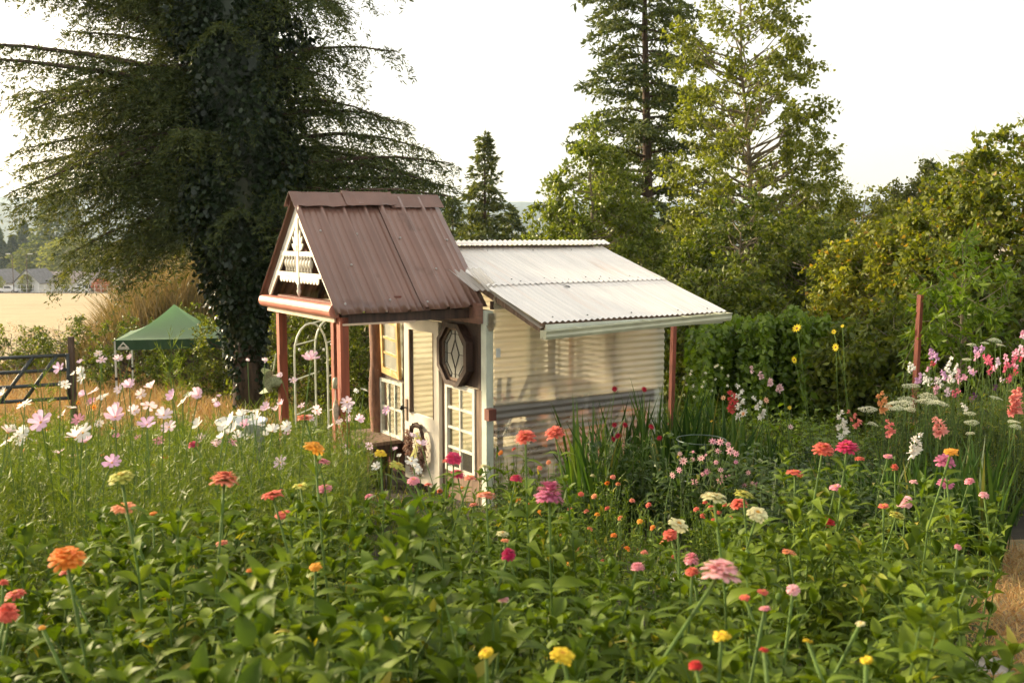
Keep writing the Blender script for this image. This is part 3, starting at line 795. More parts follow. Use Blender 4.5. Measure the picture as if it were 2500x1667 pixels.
# ================================================================== FAR HOUSES, CARS, LAMPS
def house(px, d, wx, wy, wall_h, roof_h, rmat, lab, rz=0.0, gable='x', front=(), z=None):
    p = G(px, d)
    if z is not None: p.z = z
    o = empty('house', p, rz); tag(o, lab, 'house', 'far houses')
    if d > 150: o.scale = (.8, .8, .78)
    b = MB(); b.box(-wx / 2, wx / 2, -wy / 2, wy / 2, -.4, wall_h)
    if gable == 'y':      # gable faces the camera
        b.add([(-wx / 2, -wy / 2, wall_h), (wx / 2, -wy / 2, wall_h), (0, -wy / 2, wall_h + roof_h - .1), (-wx / 2, wy / 2, wall_h), (wx / 2, wy / 2, wall_h), (0, wy / 2, wall_h + roof_h - .1)], [(0, 1, 2), (5, 4, 3)])
    else:
        b.add([(-wx / 2, -wy / 2, wall_h), (-wx / 2, wy / 2, wall_h), (-wx / 2, 0, wall_h + roof_h - .1), (wx / 2, -wy / 2, wall_h), (wx / 2, wy / 2, wall_h), (wx / 2, 0, wall_h + roof_h - .1)], [(2, 1, 0), (3, 4, 5)])
    b.build('wall', M['white_wall'], o)
    rf = MB(); e = .5
    if gable == 'y':
        for s in (-1, 1):
            rf.add([(s * (wx / 2 + e), -wy / 2 - e, wall_h - .3), (s * (wx / 2 + e), wy / 2 + e, wall_h - .3), (0, wy / 2 + e, wall_h + roof_h), (0, -wy / 2 - e, wall_h + roof_h),
                    (s * (wx / 2 + e), -wy / 2 - e, wall_h - .12), (s * (wx / 2 + e), wy / 2 + e, wall_h - .12), (0, wy / 2 + e, wall_h + roof_h + .18), (0, -wy / 2 - e, wall_h + roof_h + .18)],
                   [(0, 1, 2, 3), (4, 7, 6, 5), (0, 3, 7, 4), (1, 5, 6, 2), (0, 4, 5, 1)])
    else:
        for s in (-1, 1):
            rf.add([(-wx / 2 - e, s * (wy / 2 + e), wall_h - .3), (wx / 2 + e, s * (wy / 2 + e), wall_h - .3), (wx / 2 + e, 0, wall_h + roof_h), (-wx / 2 - e, 0, wall_h + roof_h),
                    (-wx / 2 - e, s * (wy / 2 + e), wall_h - .12), (wx / 2 + e, s * (wy / 2 + e), wall_h - .12), (wx / 2 + e, 0, wall_h + roof_h + .18), (-wx / 2 - e, 0, wall_h + roof_h + .18)],
                   [(0, 1, 2, 3), (4, 7, 6, 5), (0, 3, 7, 4), (1, 5, 6, 2), (0, 4, 5, 1)])
    rf.build('roof', M[rmat], o)
    for (x, zc, w, h, kind) in front:
        f = MB(); f.box(x - w / 2, x + w / 2, -wy / 2 - .08, -wy / 2 - .003, zc, zc + h)
        fo = f.build('door' if kind == 'd' else 'window', M['dark_glass' if kind != 'd' else 'grey_roof'], o)
        tr = MB()
        for xx in (x - w / 2 - .06, x + w / 2 + .06): tr.box(xx - .06, xx + .06, -wy / 2 - .12, -wy / 2 - .003, zc - .1, zc + h + .1)
        tr.box(x - w / 2, x + w / 2, -wy / 2 - .12, -wy / 2 - .003, zc + h, zc + h + .1)
        tr.build('frame', M['white_wall'], fo)
    return o


house(18, 236, 8, 12, 3.0, 3.6, 'grey_roof', 'white house with twin gables, the gable at picture edge', gable='y', front=[(0, .8, 1.5, 1.4, 'w')])
house(100, 233, 7.2, 12, 3.0, 3.8, 'grey_roof', 'white house gable beside the first lamp post', gable='y', front=[(-1.8, .7, 1.2, 1.6, 'w'), (1.4, .7, 1.2, 1.6, 'w'), (.4, 4.0, .9, 1.0, 'w')])
house(165, 240, 14, 9, 2.8, 3.0, 'tan_roof', 'long low white house with tan roof behind the tall fence', front=[(-4, .8, 1.6, 1.3, 'w'), (-1, 0, 1.0, 2.1, 'd'), (2.4, .8, 1.6, 1.3, 'w')])
house(236, 238, 6.5, 9, 2.8, 2.8, 'tan_roof', 'white house with a gabled carport at the end of the row', gable='y', front=[(0, .0, 5.4, 2.4, 'w')])
house(290, 243, 9, 9, 3.2, 3.8, 'grey_roof', 'grey roofed house partly hidden by hanging boughs', gable='x', front=[(-2, .8, 1.5, 1.3, 'w')])
oh = house(312, 226, 3.2, 4, 2.2, 1.2, 'tan_roof', 'small orange shed at the right end of the houses', gable='y', front=[(-.4, 0, .9, 1.8, 'd')])
for c_ in oh.children:
    if c_.name.startswith('wall'): c_.data.materials.clear(); c_.data.materials.append(M['orange_wall'])
house(1640, 72, 6.0, 6, 2.3, 1.6, 'grey_roof', 'pale house with grey roof seen past the greenhouse roof', gable='x', front=[(-1.4, .8, 1.0, 1.0, 'w'), (1.2, .8, 1.0, 1.0, 'w')], z=-4.2)
house(1715, 84, 6.5, 6, 2.4, 1.7, 'tan_roof', 'pinkish roofed house half hidden in the trees', gable='x', front=[(0, .8, 1.2, 1.0, 'w')], z=-4.4)
house(1610, 88, 4.0, 5, 3.3, 1.6, 'grey_roof', 'small white gable behind the grey roofed house', gable='y', front=[(0, 1.6, .9, 1.0, 'w')], z=-4.2)


def car(px, d, kind, lab):
    o = empty('parked_car', G(px, d), R(4)); tag(o, lab, 'car')
    b = MB()
    if kind == 'pickup':
        prof = [(-2.6, .45), (2.6, .45), (2.65, .95), (1.5, 1.05), (.95, 1.65), (-.35, 1.68), (-.5, 1.1), (-2.6, 1.1)]
    else:
        prof = [(-2.2, .4), (2.2, .4), (2.2, .8), (1.3, .95), (.6, 1.42), (-.8, 1.45), (-1.7, 1.0), (-2.2, .9)]
    b.prism(prof, Matrix(((1, 0, 0, 0), (0, 0, 1, -.9), (0, 1, 0, 0), (0, 0, 0, 1))), 1.8)
    b.build('body', M['car_paint'], o)
    w = MB(); w.prism([(1.3, 1.1), (.85, 1.56), (-.25, 1.58), (-.3, 1.1)] if kind == 'pickup' else [(1.1, .98), (.55, 1.35), (-.75, 1.37), (-1.4, 1.0)], Matrix(((1, 0, 0, 0), (0, 0, 1, -.93), (0, 1, 0, 0), (0, 0, 0, 1))), 1.86)
    w.build('window', M['dark_glass'], o)
    for x in (-1.55, 1.6):
        for y in (-.92, .72):
            t = MB(); t.lathe([(.34, 0), (.36, .06), (.36, .16), (.34, .2)], 14, Matrix.Translation((x, y + .2, .36)) @ Matrix.Rotation(R(90), 4, 'X'))
            wh = t.build('wheel', M['tyre'], o)
            h = MB(); h.lathe([(.2, -.02), (.2, .22)], 10, Matrix.Translation((x, y + .2, .36)) @ Matrix.Rotation(R(90), 4, 'X')); h.build('rim', M['steel'], wh)


car(28, 224, 'pickup', 'white pickup truck parked before the twin gabled house')
car(70, 229, 'sedan', 'silver-white car parked behind the lamp post')
car(202, 225, 'sedan', 'white car parked before the carport house')
for px, lab in ((44, 'tall street lamp nearest the picture edge'), (78, 'tall street lamp beside the drooping bough')):
    o = empty('street_lamp', G(px, 222)); tag(o, lab, 'street lamp', 'street lamps')
    b = MB(); b.tube([(0, 0, -.3), (0, 0, 8.6)], [.11, .08], 8); b.build('pole', M['grey_post'], o)
    b = MB(); b.bar((0, 0, 8.55), (-.9 if px < 60 else .9, 0, 8.7), .1, .1); b.build('arm', M['grey_post'], o)
    b = MB(); b.box(-.45, .45, -.2, .2, 8.62, 8.8, Matrix.Translation((-.9 if px < 60 else .9, 0, 0))); b.build('lamp_head', M['tub'], o)
o = empty('chain_fence', (0, 0, 0)); tag(o, 'pale chain-link fence in front of the far houses', 'fence')
rb = MB()
fx = np.linspace(60, 300, 17)
pts = [G(x, 221) for x in fx]
for p in pts:
    b = MB(); b.tube([(p.x, p.y, p.z - .2), (p.x, p.y, p.z + 1.9)], .05, 6); b.build('post', M['tub'], o)
for k in range(16):
    for hh in (1.85, .95, .1): rb.bar(pts[k] + Vector((0, 0, hh)), pts[k + 1] + Vector((0, 0, hh)), .05, .05)
rb.build('rail', M['tub'], o)
rd = MB(); a, b_ = G(-60, 219.5), G(120, 219.5); a2, b2 = G(-60, 227), G(330, 227)
rd.add([a + Vector((-40, 0, .12)), b_ + Vector((30, 0, .12)), b2 + Vector((40, 0, .12)), a2 + Vector((-40, 0, .12))], [(0, 1, 2, 3)])
tag(rd.build('road', M['asphalt']), kind='structure')


# ================================================================== DRY GRASS, WEEDS
def blade_field(name, label, cat, area, n, hfun, mat, w=.012, lean=.25, seed=1, keep=None):
    r = np.random.default_rng(seed)
    x = r.uniform(area[0], area[1], n); y = r.uniform(area[2], area[3], n)
    if keep is not None:
        k = keep(x, y, r); x = x[k]; y = y[k]
    n = len(x)
    z = gz(x, y)
    h = hfun(x, y) * r.uniform(.45, 1.15, n)
    b = np.stack([x, y, z - .03], 1)
    ln = r.normal(size=(n, 2)) * lean * h[:, None]
    t = b + np.stack([ln[:, 0], ln[:, 1], h], 1)
    bend = np.stack([-ln[:, 0], -ln[:, 1], 0 * h], 1) * .45
    V, Fc = blades(b, t, bend, w * r.uniform(.6, 1.4, n))
    o = link(name, np_mesh(name, V, Fc, M[mat])); tag(o, label, cat, kind='stuff')
    return o


def inside(x, y):
    a, c = x + .287, y - 11.0
    u, v = a * math.cos(R(33)) + c * math.sin(R(33)), -a * math.sin(R(33)) + c * math.cos(R(33))
    return (u > -.1) & (u < 2.75) & (v > -.08) & (v < 3.0)


def frame_x(d, px): return (px - PW / 2) / F * d
def mound(x, y):   # tall dry grass: high in the middle, sloping to the field at left
    px = x / y * F + PW / 2
    return np.interp(px, [-100, 150, 240, 330, 440, 560, 700], [.6, .8, 1.9, 3.3, 4.4, 4.0, 2.0])
blade_field('grass', 'tall dry golden grass mound behind the green canopy', 'grass', (-18, -6.5, 34, 42), 26000, lambda x, y: mound(x, y), 'brush_grass', .035, .22, 5)
blade_field('grass', 'short reddish dry grass between gate and canopy', 'grass', (-16, -4.5, 12.5, 34), 34000, lambda x, y: np.interp(y, [12, 18, 30], [.35, .5, .65]), 'dry_grass', .026, .3, 6)
blade_field('weeds', 'rank green weeds behind and beside the greenhouse', 'weeds', (-6, 13.5, 12.5, 22), 22000, lambda x, y: .55 + .2 * np.sin(x * 1.3 + y), 'weed_leaf', .02, .3, 7,
            keep=lambda x, y, r: ~inside(x, y))
blade_field('grass', 'dry mown grass path at the lower right edge', 'grass', (1.2, 5, 2.0, 8.5), 22000, lambda x, y: .13 + 0 * x, 'dry_grass', .008, .7, 9,
            keep=lambda x, y, r: x > .49 * y - .08 + .1 * np.sin(y * 3))
blade_field('weeds', 'low green weeds over the garden soil', 'weeds', (-7, 6.5, 5.5, 12.5), 16000, lambda x, y: .16 + .06 * np.sin(x * 2 + y * 1.7), 'weed_leaf', .012, .5, 10,
            keep=lambda x, y, r: (np.abs(x) < y * .62 + .5) & (x < .49 * y - .05) & ~inside(x, y))

# ================================================================== GREENHOUSE WITH PORCH
KP = Vector((-0.287, 11.0, 0.248))
GH = empty('garden_shed', KP, R(33))      # local x: along the ridge, y: along the door wall, z: up
tag(GH, 'home-made greenhouse of corrugated sheets with a brown metal-roofed gabled porch', 'greenhouse')
FL = -0.27


def part(mb, name, mat, parent=GH, smooth=False, label=None):
    o = mb.build(name, M[mat] if isinstance(mat, str) else mat, parent, smooth)
    if label: o['label'] = label
    return o


# ---- posts and beams of the frame
b = MB(); b.box(0, .095, 0, .11, FL, 2.02); part(b, 'corner_post', 'pale_green_paint', label='pale green painted corner post')
b = MB(); b.box(.02, .12, -.012, -.003, 1.86, 1.99); b.prism([(.03, 1.80), (.09, 1.80), (.12, 1.86), (.0, 1.86)], Matrix(((1, 0, 0, 0), (0, 0, 1, -.012), (0, 1, 0, 0), (0, 0, 0, 1))), .009); part(b, 'bracket', 'steel')
b = MB(); b.box(2.47, 2.56, 0.01, .10, FL, 2.1); part(b, 'corner_post', 'pale_green_paint')
b = MB(); b.box(2.47, 2.56, 2.78, 2.88, FL, 2.1); part(b, 'corner_post', 'pale_green_paint')
b = MB(); r_ = np.random.default_rng(3)
b.tube([(.02 + r_.normal() * .008, 2.83 + r_.normal() * .008, z) for z in np.linspace(FL, 1.98, 9)], [.115 + r_.normal() * .005 for _ in range(9)], 12); part(b, 'log_post', 'log', smooth=True, label='rough brown log post')
b = MB(); b.box(.01, .10, .95, 1.035, FL, 1.86); part(b, 'door_post', 'weathered')
b = MB(); b.box(.0, .10, 1.955, 2.055, FL, 1.9); part(b, 'door_post', 'dark_wood')
b = MB(); b.box(.0, .12, .112, 2.72, 1.83, 2.02); part(b, 'header_beam', 'dark_wood')
b = MB(); b.box(-.065, -.005, .06, 1.75, 1.875, 2.10); part(b, 'fascia_board', 'brown_board', label='pinkish brown fascia board under the porch roof')
b = MB(); b.box(.03, .06, .112, .95, 1.12, 1.83); part(b, 'wall_panel', 'dark_wood', label='dark brown panel round the octagonal window')
b = MB(); b.box(.0, .05, .10, .235, FL, 1.115); part(b, 'wall_board', 'weathered', label='weathered grey-brown board beside the lower window')
b = MB(); b.box(.012, .05, .235, .95, FL, .06); part(b, 'wall_board', 'weathered')
for k in range(5):
    y0 = 2.057 + k * .155; b = MB(); b.box(.03 + .003 * (k % 2), .055, y0, min(2.72, y0 + .152), FL, .2); part(b, 'wall_board', 'red_wood')
b = MB(); b.box(.02, .06, 2.057, 2.72, .955, 1.01); part(b, 'rail', 'dark_wood')
b = MB(); b.box(.05, .06, 2.057, 2.72, 1.01, 1.83); part(b, 'frosted_sheet', 'frost_and_glare')
# gable wall above the door
b = MB(); b.add([(.08, .25, 2.02), (.08, 2.62, 2.02), (.08, 1.42, 3.18), (.1, .25, 2.02), (.1, 2.62, 2.02), (.1, 1.42, 3.18)], [(0, 2, 1), (3, 4, 5), (0, 3, 5, 2), (1, 2, 5, 4), (0, 1, 4, 3)]); part(b, 'gable_panel', 'red_wood')


def window(name, x, y0, y1, z0, z1, cols, rows, fw, mw, mat, pane='glass', dep=.045, M0=None, parent=GH, label=None, bottom=None):
    """sash in the door wall: frame, glazing bars and panes; local y runs to the left"""
    b = MB(); bt = bottom or fw
    b.box(x - dep, x, y0, y0 + fw, z0, z1, M0); b.box(x - dep, x, y1 - fw, y1, z0, z1, M0)
    b.box(x - dep, x, y0 + fw, y1 - fw, z0, z0 + bt, M0); b.box(x - dep, x, y0 + fw, y1 - fw, z1 - fw, z1, M0)
    o = part(b, name, mat, parent, label=label)
    iy0, iy1, iz0, iz1 = y0 + fw, y1 - fw, z0 + bt, z1 - fw
    for c in range(1, cols):
        yy = iy0 + (iy1 - iy0) * c / cols; m_ = MB(); m_.box(x - dep + .006, x - .006, yy - mw / 2, yy + mw / 2, iz0, iz1, M0); part(m_, 'glazing_bar', mat, o)
    for r in range(1, rows):
        zz = iz0 + (iz1 - iz0) * r / rows; m_ = MB(); m_.box(x - dep + .009, x - .009, iy0, iy1, zz - mw / 2, zz + mw / 2, M0); part(m_, 'glazing_bar', mat, o)
    for c in range(cols):
        for r in range(rows):
            p = MB(); e = .004
            ya, yb = iy0 + (iy1 - iy0) * c / cols + e, iy0 + (iy1 - iy0) * (c + 1) / cols - e
            za, zb = iz0 + (iz1 - iz0) * r / rows + e, iz0 + (iz1 - iz0) * (r + 1) / rows - e
            tl = r_.normal() * .004
            p.add([(M0 @ Vector(v) if M0 is not None else Vector(v)) for v in [(x - .022 + tl, ya, za), (x - .022 - tl, yb, za), (x - .022 - tl, yb, zb), (x - .022 + tl, ya, zb)]], [(0, 1, 2, 3)])
            part(p, 'pane', pane, o)
    return o


window('window', .03, .24, .93, .06, 1.115, 2, 4, .05, .028, 'white_paint', label='white eight-pane window beside the door')
window('window', .03, 2.06, 2.72, .2, .955, 3, 2, .045, .028, 'teal_paint', label='six-pane window in flaking teal-white paint')
# small yellow sash hung by hooks, tilted
Mt = Matrix.Translation((0, 2.34, 1.40)) @ Matrix.Rotation(R(5), 4, 'X') @ Matrix.Rotation(R(-4), 4, 'Y') @ Matrix.Translation((0, -2.34, -1.40))
hs = window('hanging_sash', -.02, 2.07, 2.58, 1.02, 1.77, 1, 3, .05, .03, 'yellow_paint', 'frost_and_glare', M0=Mt, bottom=.085, label='small yellow three-pane sash hung on hooks')
for yy in (2.2, 2.4):
    b = MB(); b.tube([(-.04, yy, 1.76), (-.05, yy, 1.81), (-.02, yy, 1.85)], .008, 5); part(b, 'hook', 'dark_iron', hs)
# ---- door
b = MB(); dx0, dx1 = -.035, .02
b.box(dx0, dx1, 1.04, 1.17, FL + .03, 1.82); b.box(dx0, dx1, 1.82, 1.95, FL + .03, 1.82)
b.box(dx0, dx1, 1.17, 1.82, 1.68, 1.82); b.box(dx0, dx1, 1.17, 1.82, .45, .62); b.box(dx0, dx1, 1.17, 1.82, FL + .03, -.05)
door = part(b, 'door', 'door_paint', label='cream painted door with one tall glass pane')
b = MB(); b.box(-.012, .0, 1.165, 1.825, -.06, .46); part(b, 'door_panel', 'door_paint', door)
b = MB(); b.add([(-.012, 1.165, .615), (-.012, 1.825, .615), (-.012, 1.825, 1.685), (-.012, 1.165, 1.685)], [(0, 1, 2, 3)]); part(b, 'pane', 'glass', door)
b = MB(); b.box(dx0 - .003, dx1, 1.795, 1.822, .62, 1.68); b.box(dx0 - .003, dx1, 1.168, 1.186, .62, 1.68); part(b, 'bead', 'weathered', door)
b = MB(); b.box(dx0 - .012, dx0 - .001, 1.86, 1.91, .5, .78); part(b, 'handle_plate', 'weathered', door)
b = MB(); b.lathe([(.008, 0), (.01, .03), (.03, .05), (.032, .07), (.018, .085)], 10, Matrix.Translation((dx0 - .012, 1.885, .67)) @ Matrix.Rotation(R(-90), 4, 'Y')); part(b, 'door_knob', 'dark_iron', door, True)
# ---- octagonal leaded window, standing proud of the wall
oc, oz = .665, 1.475
def octa(hw, hh, cy=0.42, cz=0.45): return [(oc + a * hw, oz + c * hh) for a, c in ((-1, -cz), (-1, cz), (-cy, 1), (cy, 1), (1, cz), (1, -cz), (cy, -1), (-cy, -1))]
def ring(mb, po, pi, x0, x1):
    n = len(po)
    vs = [(x0, *p) for p in po] + [(x0, *p) for p in pi] + [(x1, *p) for p in po] + [(x1, *p) for p in pi]
    fs = []
    for i in range(n):
        j = (i + 1) % n
        fs += [(i, j, n + j, n + i), (2 * n + i, 3 * n + i, 3 * n + j, 2 * n + j), (i, 2 * n + i, 2 * n + j, j), (n + i, n + j, 3 * n + j, 3 * n + i)]
    mb.add(vs, fs)
b = MB(); ring(b, octa(.345, .365), octa(.285, .31), -.075, .028); ow = part(b, 'octagon_window', 'dark_wood', label='dark octagonal window frame with leaded glass')
b = MB(); ring(b, octa(.285, .315), octa(.245, .28), -.035, .0); part(b, 'inner_frame', 'weathered', ow)
b = MB(); b.add([(-.015, *p) for p in octa(.245, .28)], [tuple(range(8))]); part(b, 'pane', 'frost_and_glare', ow)  # milky glass puts the pale reflection and interior light into the pane colour
b = MB()
dia = [(oc, oz + .17), (oc + .09, oz), (oc, oz - .17), (oc - .09, oz)]
for i in range(4): b.bar((-.018, *dia[i]), (-.018, *dia[(i + 1) % 4]), .009, .009, (1, 0, 0))
for p, q in (((oc, oz + .17), (oc, oz + .275)), ((oc, oz - .17), (oc, oz - .275)), ((oc + .09, oz), (oc + .24, oz)), ((oc - .09, oz), (oc - .24, oz))): b.bar((-.018, *p), (-.018, *q), .008, .008, (1, 0, 0))
oi = octa(.195, .235)
for i in range(8): b.bar((-.018, *oi[i]), (-.018, *oi[(i + 1) % 8]), .008, .008, (1, 0, 0)); b.bar((-.018, *oi[i]), (-.018, *octa(.24, .275)[i]), .008, .008, (1, 0, 0))
part(b, 'leading', 'lead', ow)
# ---- plank shelf under the left window
b = MB(); b.box(-.42, .0, 2.12, 3.05, .16, .205); sh = part(b, 'plank_shelf', 'weathered', label='weathered plank shelf sticking out under the left window')
for yy in (2.25, 2.9):
    b = MB(); b.box(-.40, -.33, yy, yy + .07, FL, .16); part(b, 'leg', 'red_wood', sh)
b = MB(); b.box(-.40, .0, 2.14, 3.0, .05, .157); part(b, 'apron', 'dark_wood', sh)


# ---- corrugated sheets
def corr(name, u0, u1, A, B, pitch, amp, mat, along='x', seed=0, sag=0.0, per=8, rows=5, parent=GH, off=0.0, label=None):
    """corrugated sheet: waves run across u; A, B = (y, z) of top and bottom edge (roof) or the two x of a wall"""
    r = np.random.default_rng(seed)
    n = max(8, int((u1 - u0) / pitch * per))
    u = np.linspace(u0, u1, n + 1)
    w = amp * np.sin(2 * math.pi * u / pitch)
    V = []
    for k in range(rows + 1):
        t = k / rows
        if along == 'x':
            d = np.array([B[0] - A[0], B[1] - A[1]]); nrm = np.array([-d[1], d[0]]); nrm = nrm / np.linalg.norm(nrm)
            if nrm[1] < 0: nrm = -nrm
            c = np.array(A) + d * t
            o = w + off - sag * 4 * t * (1 - t) + r.normal() * .0015
            V.append(np.stack([u, c[0] + nrm[0] * o, c[1] + nrm[1] * o], 1))
        else:      # wall in the x-z plane, waves along z
            x = A + (B - A) * t
            V.append(np.stack([np.full_like(u, x), w + off, u], 1))
    V = np.concatenate(V); m = n + 1
    q = (np.arange(rows)[:, None] * m + np.arange(n)[None]).ravel()
    o = link(name, np_mesh(name, V, np.stack([q, q + 1, q + m + 1, q + m], 1), M[mat], True), parent)
    if label: o['label'] = label
    return o


RID = (1.42, 2.70); EAV = (-1.0, 1.965)
def slope(t): return (RID[0] + (EAV[0] - RID[0]) * t, RID[1] + (EAV[1] - RID[1]) * t)
xs_ = [.06, .74, 1.40, 2.05, 2.66]
for k in range(4):
    corr('roof_sheet', xs_[k], xs_[k + 1] + .05, slope(.02), slope(.56), .076, .0095, 'roof_plastic', seed=k, sag=.004, off=.012 + .004 * (k % 2))
    corr('roof_sheet', xs_[k], xs_[k + 1] + .05, slope(.50), slope(1.0), .076, .0095, 'roof_plastic', seed=9 + k, sag=.004, off=.0 + .004 * (k % 2))
    corr('roof_sheet', xs_[k], xs_[k + 1] + .05, RID, (3.15, 2.15), .076, .0095, 'roof_plastic', seed=20 + k, off=.003 * (k % 2))
corr('ridge_cap', -.02, 2.76, (1.42, 2.79), (1.27, 2.735), .076, .008, 'roof_plastic', rows=2, label='corrugated white ridge cap')
corr('ridge_cap', -.02, 2.76, (1.42, 2.79), (1.6, 2.73), .076, .008, 'roof_plastic', rows=2, seed=2)
b = MB(); b.box(.0, 2.7, 1.36, 1.48, 2.60, 2.69); part(b, 'ridge_beam', 'weathered')
b = MB(); b.box(.12, 2.5, 1.315, 1.35, 2.70, 2.722); part(b, 'ridge_batten', 'dark_wood')
# clear off-cuts beside the porch roof
corr('clear_sheet', -.14, .10, (1.2, 2.66), (.05, 2.22), .076, .0095, 'clear_plastic', seed=31, off=.03, label='clear corrugated off-cut beside the porch')
corr('clear_sheet', .0, .20, (.45, 2.44), (-.02, 2.20), .076, .0095, 'clear_plastic', seed=32, off=.045)
corr('clear_sheet', .06, .14, (.1, 2.29), (-.98, 1.93), .076, .004, 'clear_plastic', seed=33, off=-.03)
for t, e in ((.02, 0), (.5, 0), (.97, 0)):
    y_, z_ = slope(t); b = MB(); b.box(.10, 2.6, y_ - .03, y_ + .03, z_ - .085, z_ - .02); part(b, 'purlin', 'weathered')
for xx in (.13, 1.0, 1.8, 2.5):
    b = MB(); p, q = slope(.0), slope(.96); b.bar((xx, p[0], p[1] - .115), (xx, q[0], q[1] - .115), .045, .06); part(b, 'rafter', 'weathered')
for k in range(22):
    t = (.08, .5, .53, .97)[k % 4]; xx = .15 + .076 * int((2.4 * ((k * 7) % 22) / 22) / .076)
    y_, z_ = slope(t); b = MB(); b.lathe([(.009, 0), (.009, .006), (.004, .01)], 8, Matrix.Translation((xx + .019, y_, z_ + .018))); part(b, 'screw', 'lead')
b = MB(); b.add([(1.02, .02, 2.292), (1.10, -.06, 2.27), (1.085, -.10, 2.255), (1.03, -.02, 2.28)], [(0, 1, 2, 3)]); part(b, 'torn_hole', 'dark_iron', label='small dark tear in the roof sheet')

# ---- gutter along the low eave
b = MB(); g0, g1 = Vector((.0, -1.12, 1.80)), Vector((2.62, -1.10, 1.875))
pr = [(.06, .09), (.055, .0), (-.035, .0), (-.05, .03), (-.045, .055), (-.062, .09), (-.056, .092), (-.038, .055), (-.042, .034), (-.03, .008), (.048, .008), (.053, .09)]
vs = [(c.x, c.y + a, c.z + z) for c in (g0, g1) for a, z in pr]; n = len(pr)
b.add(vs, [(i, (i + 1) % n, n + (i + 1) % n, n + i) for i in range(n)]); gt = part(b, 'gutter', 'gutter', label='pale green gutter hung along the low eave')
for c in (g0, g1):
    e = MB(); e.prism([(a, z) for a, z in ((.06, .09), (.055, 0), (-.035, 0), (-.05, .03), (-.045, .055), (-.062, .09))], Matrix(((0, 0, 1, c.x - (.006 if c is g0 else 0)), (1, 0, 0, c.y), (0, 1, 0, c.z), (0, 0, 0, 1))), .006); part(e, 'end_cap', 'gutter', gt)
for t in (.16, .52, .74, .93):
    c = g0.lerp(g1, t); e = MB(); e.bar((c.x, c.y + .055, c.z + .10), (c.x + .02, c.y - .06, c.z + .088), .02, .006); part(e, 'strap', 'gutter', gt)
b = MB(); b.box(.10, 2.6, -1.03, -1.005, 1.84, 1.94); part(b, 'fascia_board', 'pale_green_paint')

# ---- long wall: ribbed sheets, rail behind
corr('wall_sheet', .955, 2.24, .085, 1.0, .076, .0078, 'wall_plastic', 'z', off=-.026, rows=3, label='milky ribbed wall sheet above the rail')
corr('wall_sheet', .955, 2.24, .96, 1.84, .076, .0078, 'wall_plastic', 'z', off=-.030, rows=3)
corr('wall_sheet', .955, 2.18, 1.80, 2.60, .076, .0078, 'wall_plastic', 'z', off=-.026, rows=3)
corr('wall_sheet', FL, .98, .085, 1.4, .076, .0075, 'wall_clear', 'z', off=-.032, rows=3, label='clear ribbed wall sheet below the rail')
corr('wall_sheet', FL, .98, 1.35, 2.60, .076, .0075, 'wall_clear', 'z', off=-.028, rows=3)
b = MB(); b.box(.1, 2.46, -.012, .08, .79, .945); part(b, 'wall_rail', 'dark_wood')
b = MB(); b.box(-.03, .07, -.10, -.003, .80, .93); part(b, 'rail_end', 'red_wood')
for xx in (.9, 1.75):
    b = MB(); b.box(xx, xx + .06, .02, .09, FL, 2.2); part(b, 'stud', 'weathered')
b = MB(); b.box(.1, 2.5, .02, .08, 2.03, 2.12); part(b, 'top_plate', 'dark_wood')
b = MB(); b.box(.11, .16, -.045, -.03, 1.5, 1.6); b.cur = 0; part(b, 'label_plate', 'tub')
# other walls
for k, (a, c) in enumerate(((.1, 1.3), (1.25, 2.55))):
    o = corr('wall_sheet', FL, 2.1, a, c, .076, .012, 'wall_plastic', 'z', off=2.9, rows=2)
b = MB(); b.box(2.565, 2.60, .1, 2.8, FL, .62); part(b, 'end_wall', 'orange_wall')
b = MB(); b.box(2.57, 2.61, .12, 2.78, .62, .84); part(b, 'end_rail', 'dark_wood')
ws_ = corr('end_sheet', .84, 2.35, .11, 2.79, .076, .008, 'wall_plastic', 'z', off=-2.59, rows=2); ws_.rotation_euler = (0, 0, R(90))
b = MB(); b.box(.02, 2.56, .03, 2.85, FL - .06, FL + .01); part(b, 'floor_slab', 'soil')
for yy in (.9, 1.8):
    b = MB(); b.box(2.50, 2.56, yy, yy + .06, FL, 2.4); part(b, 'stud', 'orange_wall')
# ---- things on the bench inside
bench = MB(); bench.box(.3, 2.4, .25, .75, .52, .56); tb_ = empty('potting_bench', KP, R(33)); tag(tb_, 'potting bench inside the greenhouse behind the ribbed wall', 'bench')
part(bench, 'bench_top', 'weathered', tb_)
for xx in (.35, 2.3):
    for yy in (.28, .68):
        b = MB(); b.box(xx, xx + .05, yy, yy + .05, FL, .52); part(b, 'leg', 'weathered', tb_)
GM = Matrix.Translation(KP) @ Matrix.Rotation(R(33), 4, 'Z')
for k, (x, y, s) in enumerate([(.5, .45, 1), (.95, .5, .8), (1.4, .45, 1.1), (1.9, .5, .9), (2.2, .42, .8)]):
    p = MB(); p.lathe([(.055 * s, 0), (.085 * s, .13 * s), (.095 * s, .13 * s), (.095 * s, .16 * s), (.08 * s, .16 * s), (.075 * s, .14 * s)], 14)
    o = empty('flower_pot', GM @ Vector((x, y, .56))); tag(o, 'terracotta pot %s on the bench inside the greenhouse' % ['at the door end', 'second from the door', 'in the middle', 'second from the far end', 'at the far end'][k], 'pot', 'pots inside the greenhouse')
    p.build('pot', M['terracotta'], o, True)
    nn_ = 90; rr2 = np.random.default_rng(k); pp = rr2.normal(size=(nn_, 3)) * np.array([.07, .07, .07]) + np.array([0, 0, .27 * s])
    V, Fc = kites(pp, rr2.normal(size=(nn_, 3)) + np.array([0, 0, .3]), .09, .04, .2, rr2); link('plant', np_mesh('plant', V, Fc, M['vine_leaf' if k % 2 else 'red_leaf']), o)['kind'] = 'stuff'
